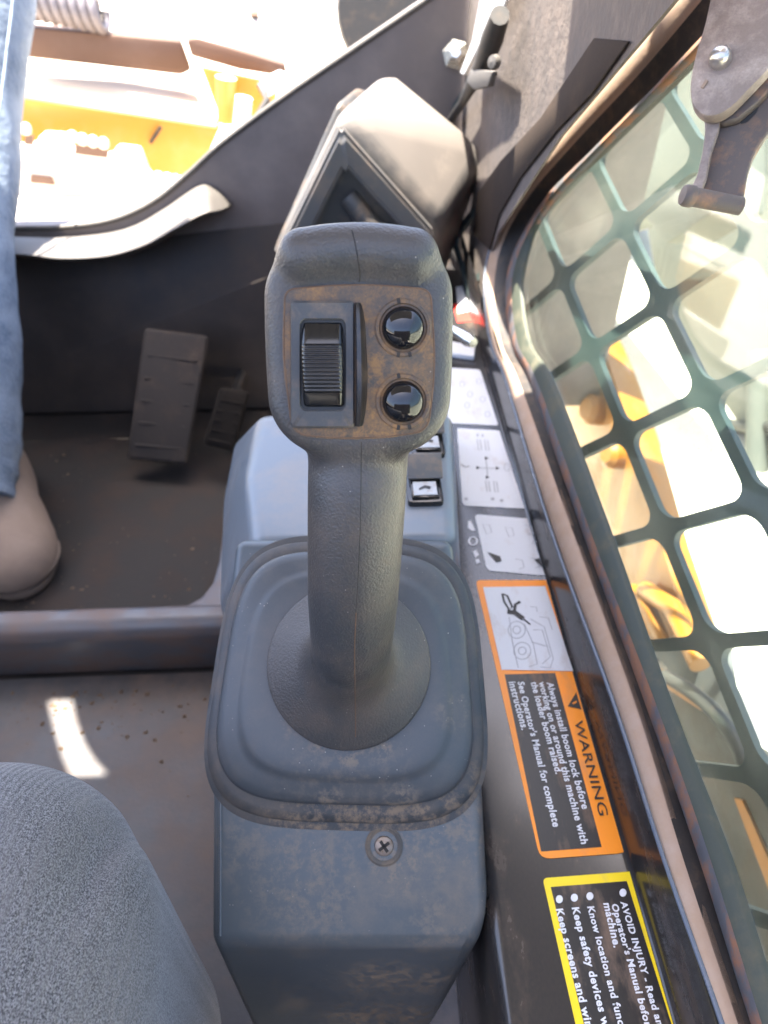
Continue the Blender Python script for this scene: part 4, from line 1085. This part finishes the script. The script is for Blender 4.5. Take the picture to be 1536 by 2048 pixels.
for pts in ([(147, 274), (167, 279), (188, 283), (209, 287)], [(176, 417), (197, 421), (218, 425), (239, 429)], [(54, 258)], [(58, 406), (80, 409), (105, 413)], [(300, 352), (318, 354), (336, 357), (352, 360)]):
    for x, y in pts:
        lathe('stud', [(.0, 0), (.011, 0), (.014, .008), (.012, .018), (.006, .024), (0, .026)], O(x, y, -.28), (0, -1, .3), M['paleblock'], wb, 14)
rbm = tag(hull('rusty_beam', [O(x, y, .15) for x, y in ((-200, 30), (40, 62), (362, 82), (385, 140), (360, 150), (40, 108), (-200, 85))] + [O(x, y, .22) for x, y in ((-200, 20), (362, 74), (362, 150), (-200, 85))], M['rustbeam'], None, .006, 2), 'brown rusty steel beam lying above the yellow beam outside', 'beam')
rb2 = tag(hull('steel_angle', [O(x, y, .1) for x, y in ((372, 80), (395, 75), (570, 128), (575, 155), (480, 140), (382, 112))] + [O(x, y, .3) for x, y in ((372, 70), (570, 118), (575, 150), (382, 110))], M['rustbeam'], None, .006, 2), 'short grey brown steel angle at the end of the rusty beam', 'beam')
yp = thing('yellow_bracket', 'yellow bracket and cylinder standing at the end of the yellow beam', 'bracket', O(460, 200))
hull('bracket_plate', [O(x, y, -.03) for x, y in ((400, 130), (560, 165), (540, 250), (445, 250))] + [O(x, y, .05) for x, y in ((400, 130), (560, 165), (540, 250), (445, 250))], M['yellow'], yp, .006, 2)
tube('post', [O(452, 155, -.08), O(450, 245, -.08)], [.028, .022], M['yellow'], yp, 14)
tube('cylinder', [O(488, 195, -.12), O(482, 262, -.12)], .022, M['white'], yp, 14)
tube('hose', [O(520, 170, -.1), O(535, 200, -.14), O(500, 260, -.16)], .010, M['rubber'], yp, 8)
tube('rod', [O(530, 175, -.1), O(560, 160, -.1), O(600, 180, -.1)], .022, M['white'], yp, 12)
# coil spring lying on the rusty beam
cl = []
for i in range(150):
    t = i / 149; a = t * 2 * math.pi * 9
    c0 = O(30, -8, .15).lerp(O(205, 26, .15), t)
    cl.append(c0 + Vector((0, math.cos(a), math.sin(a))) * .040)
tag(tube('coil_spring', cl, .013, M['coil'], None, 8), 'grey coiled spring lying on the rusty beam', 'spring')
for i, (x, y) in enumerate(((508, 22), (716, 72))):
    hull_ = hull('clod', [PZ(x + dx, y + dy, -.55 + dz) for dx, dy, dz in ((-12, -6, 0), (12, 14, 0), (10, -12, .0), (-10, 12, 0), (0, 0, .14), (5, 5, .1))], M['rustbeam'], None, .01, 1)
    tag(hull_, ('brown clod of earth on the bright ground, nearer the beam', 'brown clod of earth on the bright ground beside the corner post')[i], 'clod')
tag(lathe('work_lamp', [(0, -.05), (.07, -.05), (.10, -.02), (.11, .03), (.10, .05), (0, .05)], PY(805, 20, 1.5), (-.3, -1, .2), M['rubber'], None, 32), 'dark round work lamp behind the corner post edge', 'lamp')

# ================================================================== OUTSIDE, RIGHT OF THE WINDOW
def XO(x, y, v): return PX(x, y, v)
arm = thing('lift_arm', 'yellow loader lift arm running past the side window', 'loader arm', PX(1220, 900, .42))
e_ = [(1060, 540), (1150, 560), (1215, 720), (1262, 860), (1318, 1076), (1380, 1272), (1240, 1272), (1160, 1000), (1085, 720)]
prism('arm_plate', [PX(x, y, .42) for x, y in e_], (.05, 0, -.02), M['armyellow'], arm, .004, 2)
tube('pipe', [PX(1290, 1180, .405), PX(1345, 1215, .405), PX(1400, 1330, .405)], .013, M['armyellow'], arm, 12)
tube('pipe', [PX(1265, 1180, .40), PX(1300, 1225, .40), PX(1330, 1290, .40)], .011, M['armyellow'], arm, 12)
lathe('pin_boss', [(0, -.01), (.026, -.01), (.026, .012), (.018, .02), (0, .02)], PX(1190, 820, .41), (-1, -.2, .3), M['armyellow'], arm, 20)
lathe('pin_boss', [(0, -.01), (.022, -.01), (.022, .012), (.014, .02), (0, .02)], PX(1232, 910, .41), (-1, -.2, .3), M['armyellow'], arm, 20)
tk = thing('grey_tank', 'pale grey green steel hull beyond the bright strip of ground', 'tank', PX(1450, 700, 1.1))
prism('tank_side', [PX(x, y, 1.1) for x, y in ((1060, 520), (1130, 435), (1210, 425), (1290, 440), (1325, 644), (1370, 791), (1416, 938), (1443, 1017), (1525, 1260), (1800, 1260), (1800, -60), (1080, -60))], (.2, 0, 0), M['greytank'], tk, .01, 2)
tube('hose', [PX(1455, 845, 1.08), PX(1500, 858, 1.08), PX(1560, 850, 1.08)], .015, M['rubber'], tk, 10)
tube('band', [PX(1520, 700, 1.07), PX(1512, 1000, 1.07)], .03, M['greytank'], tk, 10)
bu = tag(prism('grey_boom', [PX(x, y, .75) for x, y in ((1080, 500), (1130, 420), (1290, 300), (1420, 170), (1420, 430), (1330, 490), (1290, 440), (1180, 470))], (.12, 0, 0), M['greytank'], None, .01, 2), 'dusty grey green boom section above the bright ground behind the upper window', 'boom')
fd = thing('side_fender', 'brown grey steel fender with yellow edge low outside the side window', 'fender', PX(1400, 1500, .36))
fpts = [PX(x, y, .36) for x, y in ((1240, 1290), (1290, 1312), (1345, 1372), (1430, 1425), (1490, 1490), (1540, 1520), (1700, 1560), (1700, 2500), (1500, 2500), (1250, 1500))]
prism('fender_plate', fpts, (.02, 0, -.005), M['fender'], fd, .003, 1)
tube('yellow_edge', [PX(x, y, .352) for x, y in ((1318, 1345), (1345, 1372), (1430, 1425), (1450, 1450))], .006, M['armyellow'], fd, 10)
tube('black_hose', catmull([PX(x, y, .345) for x, y in ((1330, 1352), (1375, 1378), (1430, 1425), (1476, 1490), (1492, 1540))], 5), .008, M['rubber'], fd, 10)
prism('yellow_stripe', [PX(x, y, .357) for x, y in ((1468, 1596), (1484, 1600), (1560, 1770), (1560, 1815), (1545, 1800))], (.004, 0, 0), M['armyellow'], fd)
cv = tag(prism('canvas_sheet', [PX(x, y, .45) for x, y in ((1290, 1280), (1450, 1290), (1480, 1540), (1400, 1480), (1330, 1380))], (.01, 0, 0), M['canvas'], None, .002, 1), 'pale grey canvas sheet behind the black hose outside the window', 'sheet')
